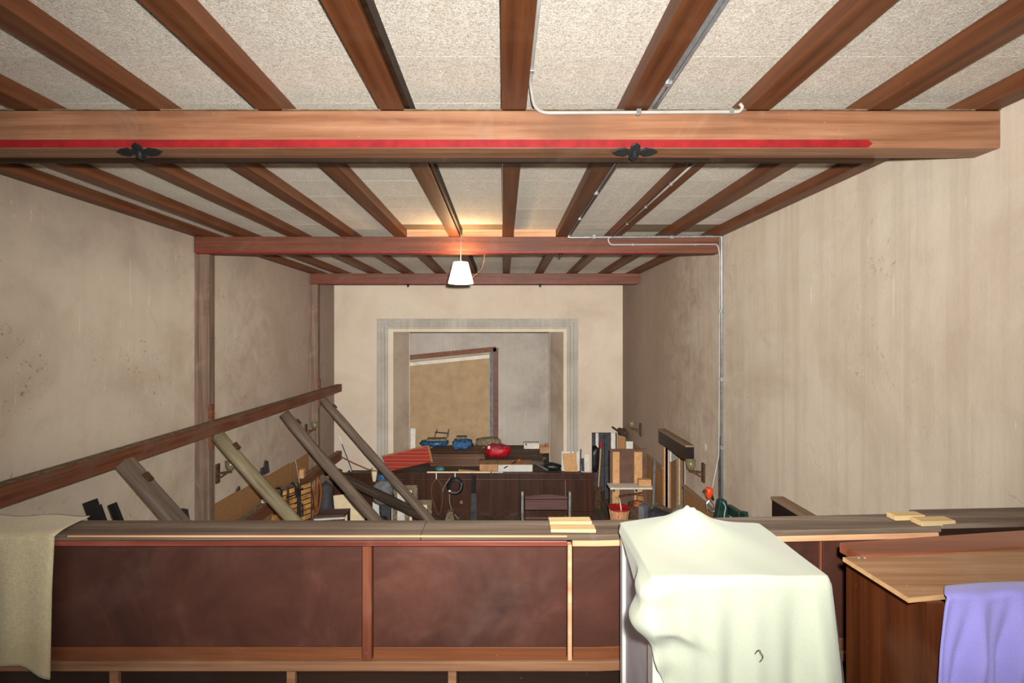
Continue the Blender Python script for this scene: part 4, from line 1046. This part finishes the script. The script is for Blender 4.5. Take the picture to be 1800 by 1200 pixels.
MB().bar(R(1088, 872, yy), R(1130, 866, yy+.1), .03, .04).build('tie_bar', M['bark'], su)
zz = Zr(851.5, yy)
single(MB().box(X(1123, yy), X(1145, yy), yy+.0, yy+.14, zsh+.001, zsh+.15), 'chip_block', 'chip_lt', 'short raw block lying on the shelf board', 'wood block', bevel=.006)
yy = 10.6
bk = thing('wicker_basket', 'round pale wicker basket with red rim and hoop handle', 'basket', (X(1088, yy), yy, 0))
bz = Zr(917, yy)
MB().box(X(1072, yy), X(1104, yy), yy-.18, yy+.18, 0, bz).build('plinth_box', M['bark'], bk)
g_ = .84
bc_ = (X(1088, yy), yy, bz)
MB().lathe([(r*g_, z*g_) for r, z in ((.0, 0), (.19, 0), (.25, .34), (.265, .36), (.255, .37), (.235, .35), (.18, .03), (0, .02))], bc_, 28).build('basket_body', M['wicker'], bk)
MB().lathe([(r*g_, z*g_) for r, z in ((.2, .3), (.262, .352), (.276, .385), (.262, .395), (.225, .36))], bc_, 28).build('rim_band', M['red'], bk, smooth=True)
MB().tube(smooth_path([Vector(bc_)+Vector(p)*g_ for p in ((0, -.26, .36), (-.01, -.15, .62), (-.01, .15, .62), (0, .26, .36))], .2, 6), .014, 7).build('handle', M['cream'], bk, smooth=True)
for a in range(14):
    t = a*2*math.pi/14; cx, cy = bc_[:2]
    MB().tube([(cx+.195*g_*math.cos(t), cy+.195*g_*math.sin(t), bz+.01), (cx+.252*g_*math.cos(t), cy+.252*g_*math.sin(t), bz+.34*g_)], .011, 5).build('stake', M['chip_lt'], bk)
yy = 10.7
lg = thing('log_bucket', 'dark bucket holding a bright sawn log beside the wicker basket', 'bucket', (X(1120, yy), yy, 0))
MB().lathe([(0, 0), (.15, 0), (.2, Zr(885, yy)), (.18, Zr(885, yy)), (.14, .05), (0, .04)], (X(1120, yy), yy, 0), 20).build('bucket', M['bark'], lg, smooth=True)
MB().tube([(X(1119, yy), yy-.05, .1), (X(1120, yy), yy-.1, Zr(880, yy)+.02)], .1, 14).build('log', M['copper'], lg, smooth=True)
MB().tube([(X(1125, yy), yy, .1), (X(1126, yy), yy+.03, Zr(872, yy))], .08, 12).build('log', M['chip'], lg, smooth=True)
single(MB().tube([(X(1143, 10.9), 10.85, 0), R(1151, 808, 10.92)], .03, 8), 'pole', 'grey', 'thin grey pole leaning beside the shelf unit', 'pole')
for i, (u0, v0, u1, v1, y0, y1, mt) in enumerate(((1150, 886, 1176, 898, 10.2, 9.85, 'taupe'), (1146, 893, 1183, 909, 9.8, 9.3, 'dkgrey'), (1128, 884, 1138, 889, 10.0, 9.9, 'grey'))):
    p, q = R(u0, v0, y0), R(u1, v1, y1); z = min(p.z, q.z)
    sd = Vector((.10, .10, 0))
    single(MB().prism([Vector((p.x, p.y, p.z))-sd, Vector((q.x, q.y, q.z))-sd, Vector((q.x, q.y, q.z))+sd, Vector((p.x, p.y, p.z))+sd], (0, 0, .926-z+0)), 'timber_baulk', mt,
        ('taupe timber block lying on the landing of the side doorway', 'dark grey timber block at the landing edge of the side doorway', 'short grey timber block behind the two others on the landing')[i], 'timber')
# board leaning by the dado, behind the shelf unit
single(MB().prism([(X(1087, 13.6), 13.6, .001), (X(1100, 13.6), 13.6, .001), (X(1100, 13.6), 13.65, Zr(768, 13.6)), (X(1087, 13.6), 13.65, Zr(765, 13.6))], (0, -.02, 0)), 'board', 'chip', 'tan chipboard sheet standing in the corner beside the end doorway', 'board')
single(MB().box(X(1101, 12.8), X(1113, 12.8), 12.82, 12.86, .001, Zr(776, 12.8)), 'board', 'white', 'narrow white panel standing in the corner behind the shelf unit', 'board')
bu = thing('rag_bundle', 'dark ragged bundle lying on the dado ledge in the corner', 'bundle', (XR-.12, 13.8, H-2.9))
MB().blob((XR-.12, 13.95, H-2.79), (.22, .6, .22), 61, .4, 16, 10).build('rags', M['bark'], bu, smooth=True)
MB().tube([(XR-.35, 14.2, H-2.68), (XR-.1, 13.4, H-2.82)], .03, 7).build('stick', M['dkgrey'], bu)
# inside the end doorway
single(MB().box(X(1063, 15.6), X(1072, 15.6), 15.6, 15.65, .001, Zr(765, 15.6)), 'locker_panel', 'dkgrey', 'dark grey upright panel inside the end doorway', 'panel')
single(MB().box(X(1074, 15.2), X(1083, 15.2), 15.2, 15.25, .001, Zr(752, 15.2)), 'door_leaf_panel', 'offwhite', 'pale upright panel inside the end doorway beside the grey one', 'panel')
single(MB().box(X(1047, 15.9), X(1052, 15.9), 15.9, 15.92, .9, Zr(755, 15.9)), 'curtain_strip', 'offwhite', 'narrow pale strip hanging inside the end doorway', 'strip')
bm_ = thing('broom', 'broom with yellow handle leaning inside the end doorway', 'broom', (X(1052, 14.6), 14.75, 0))
MB().tube([R(1052, 855, 14.7), R(1056, 788, 14.8)], .022, 8).build('handle', M['chip_lt'], bm_); bmh = bm_.children[0]
MB().tube([R(1056, 788, 14.8), R(1057, 776, 14.82)], .035, 8).build('red_grip', M['red'], bmh)
MB().bar(R(1052, 855, 14.7), (X(1051, 14.7), 14.68, .02), .2, .05).build('bristles', M['bark'], bm_)
single(MB().blob((X(1046, 14.9), 15.0, Zr(808, 14.9)), (.3, .3, .8), 71, .25, 14, 12), 'hanging_coat', 'black', 'dark coat hanging in the shade of the end doorway', 'coat', smooth=True)

# ------------------------------------------------------------------ by the vertical pipe
os_ = thing('extension_socket', 'orange extension socket hanging on a pale cable before the streaked wall', 'socket', R(1247, 880, 7.7))
MB().lathe([(.025, -.11), (.04, -.09), (.06, -.03), (.065, .03), (.05, .06), (.02, .075)], R(1246, 864, 7.7), 14).build('socket_body', M['orange'], os_, smooth=True)
MB().lathe([(0, -.02), (.03, -.015), (.03, .015), (0, .02)], R(1239.5, 863, 7.66), 10).build('knob', M['bark'], os_)
MB().obb(R(1252, 873, 7.68), (.03, .03, .1), (0, -.3, 0)).build('black_hook', M['black'], os_)
MB().tube(smooth_path([R(1246, 872, 7.7), R(1247, 880, 7.7), R(1242, 884, 7.7), R(1243, 895, 7.7)], .04), .014, 6).build('chain', M['steel'], os_)
MB().tube(smooth_path([R(1249, 878, 7.7), R(1256, 888, 7.7), R(1257, 898, 7.7), R(1251, 900, 7.7), R(1244, 890, 7.7)], .06), .009, 6).build('wire_loop', M['zinc'], os_)
gr = thing('parasol_stand', 'dark green metal stand with slanting arm at the vertical pipe', 'stand', (X(1272, 7.2), 7.2, 0))
yy = 7.2
MB().prism([(X(1262, yy), yy, 0), (X(1284, yy), yy, 0), (X(1284, yy), yy, Zr(912, yy)), (X(1278, yy), yy, Zr(880, yy)), (X(1266, yy), yy, Zr(880, yy)), (X(1260, yy), yy, Zr(912, yy))], (0, .12, 0)).build('upright', M['green'], gr, bevel=.01)
MB().bar(R(1280, 893, 7.3), R(1304, 908, 6.9), .09, .12).build('slanting_arm', M['green'], gr, bevel=.01)
MB().bar(R(1303, 904, 6.93), R(1313, 906, 6.85), .08, .1).build('arm_end', M['green'], gr, bevel=.01)
MB().tube(smooth_path([R(1271, 882, 7.18), R(1276, 890, 7.17), R(1273, 905, 7.17), R(1274, 914, 7.17)], .05), .008, 6).build('string', M['cable_w'], gr)
MB().box(3.50, 3.53, 7.86, 7.88, 0, Zr(766, 7.95)).build('conduit_shadow', M['dkgrey'], label='dark strip standing in for the shadow of the zinc conduit', cat='pipe')  # added dark strip imitating the shadow beside the zinc conduit
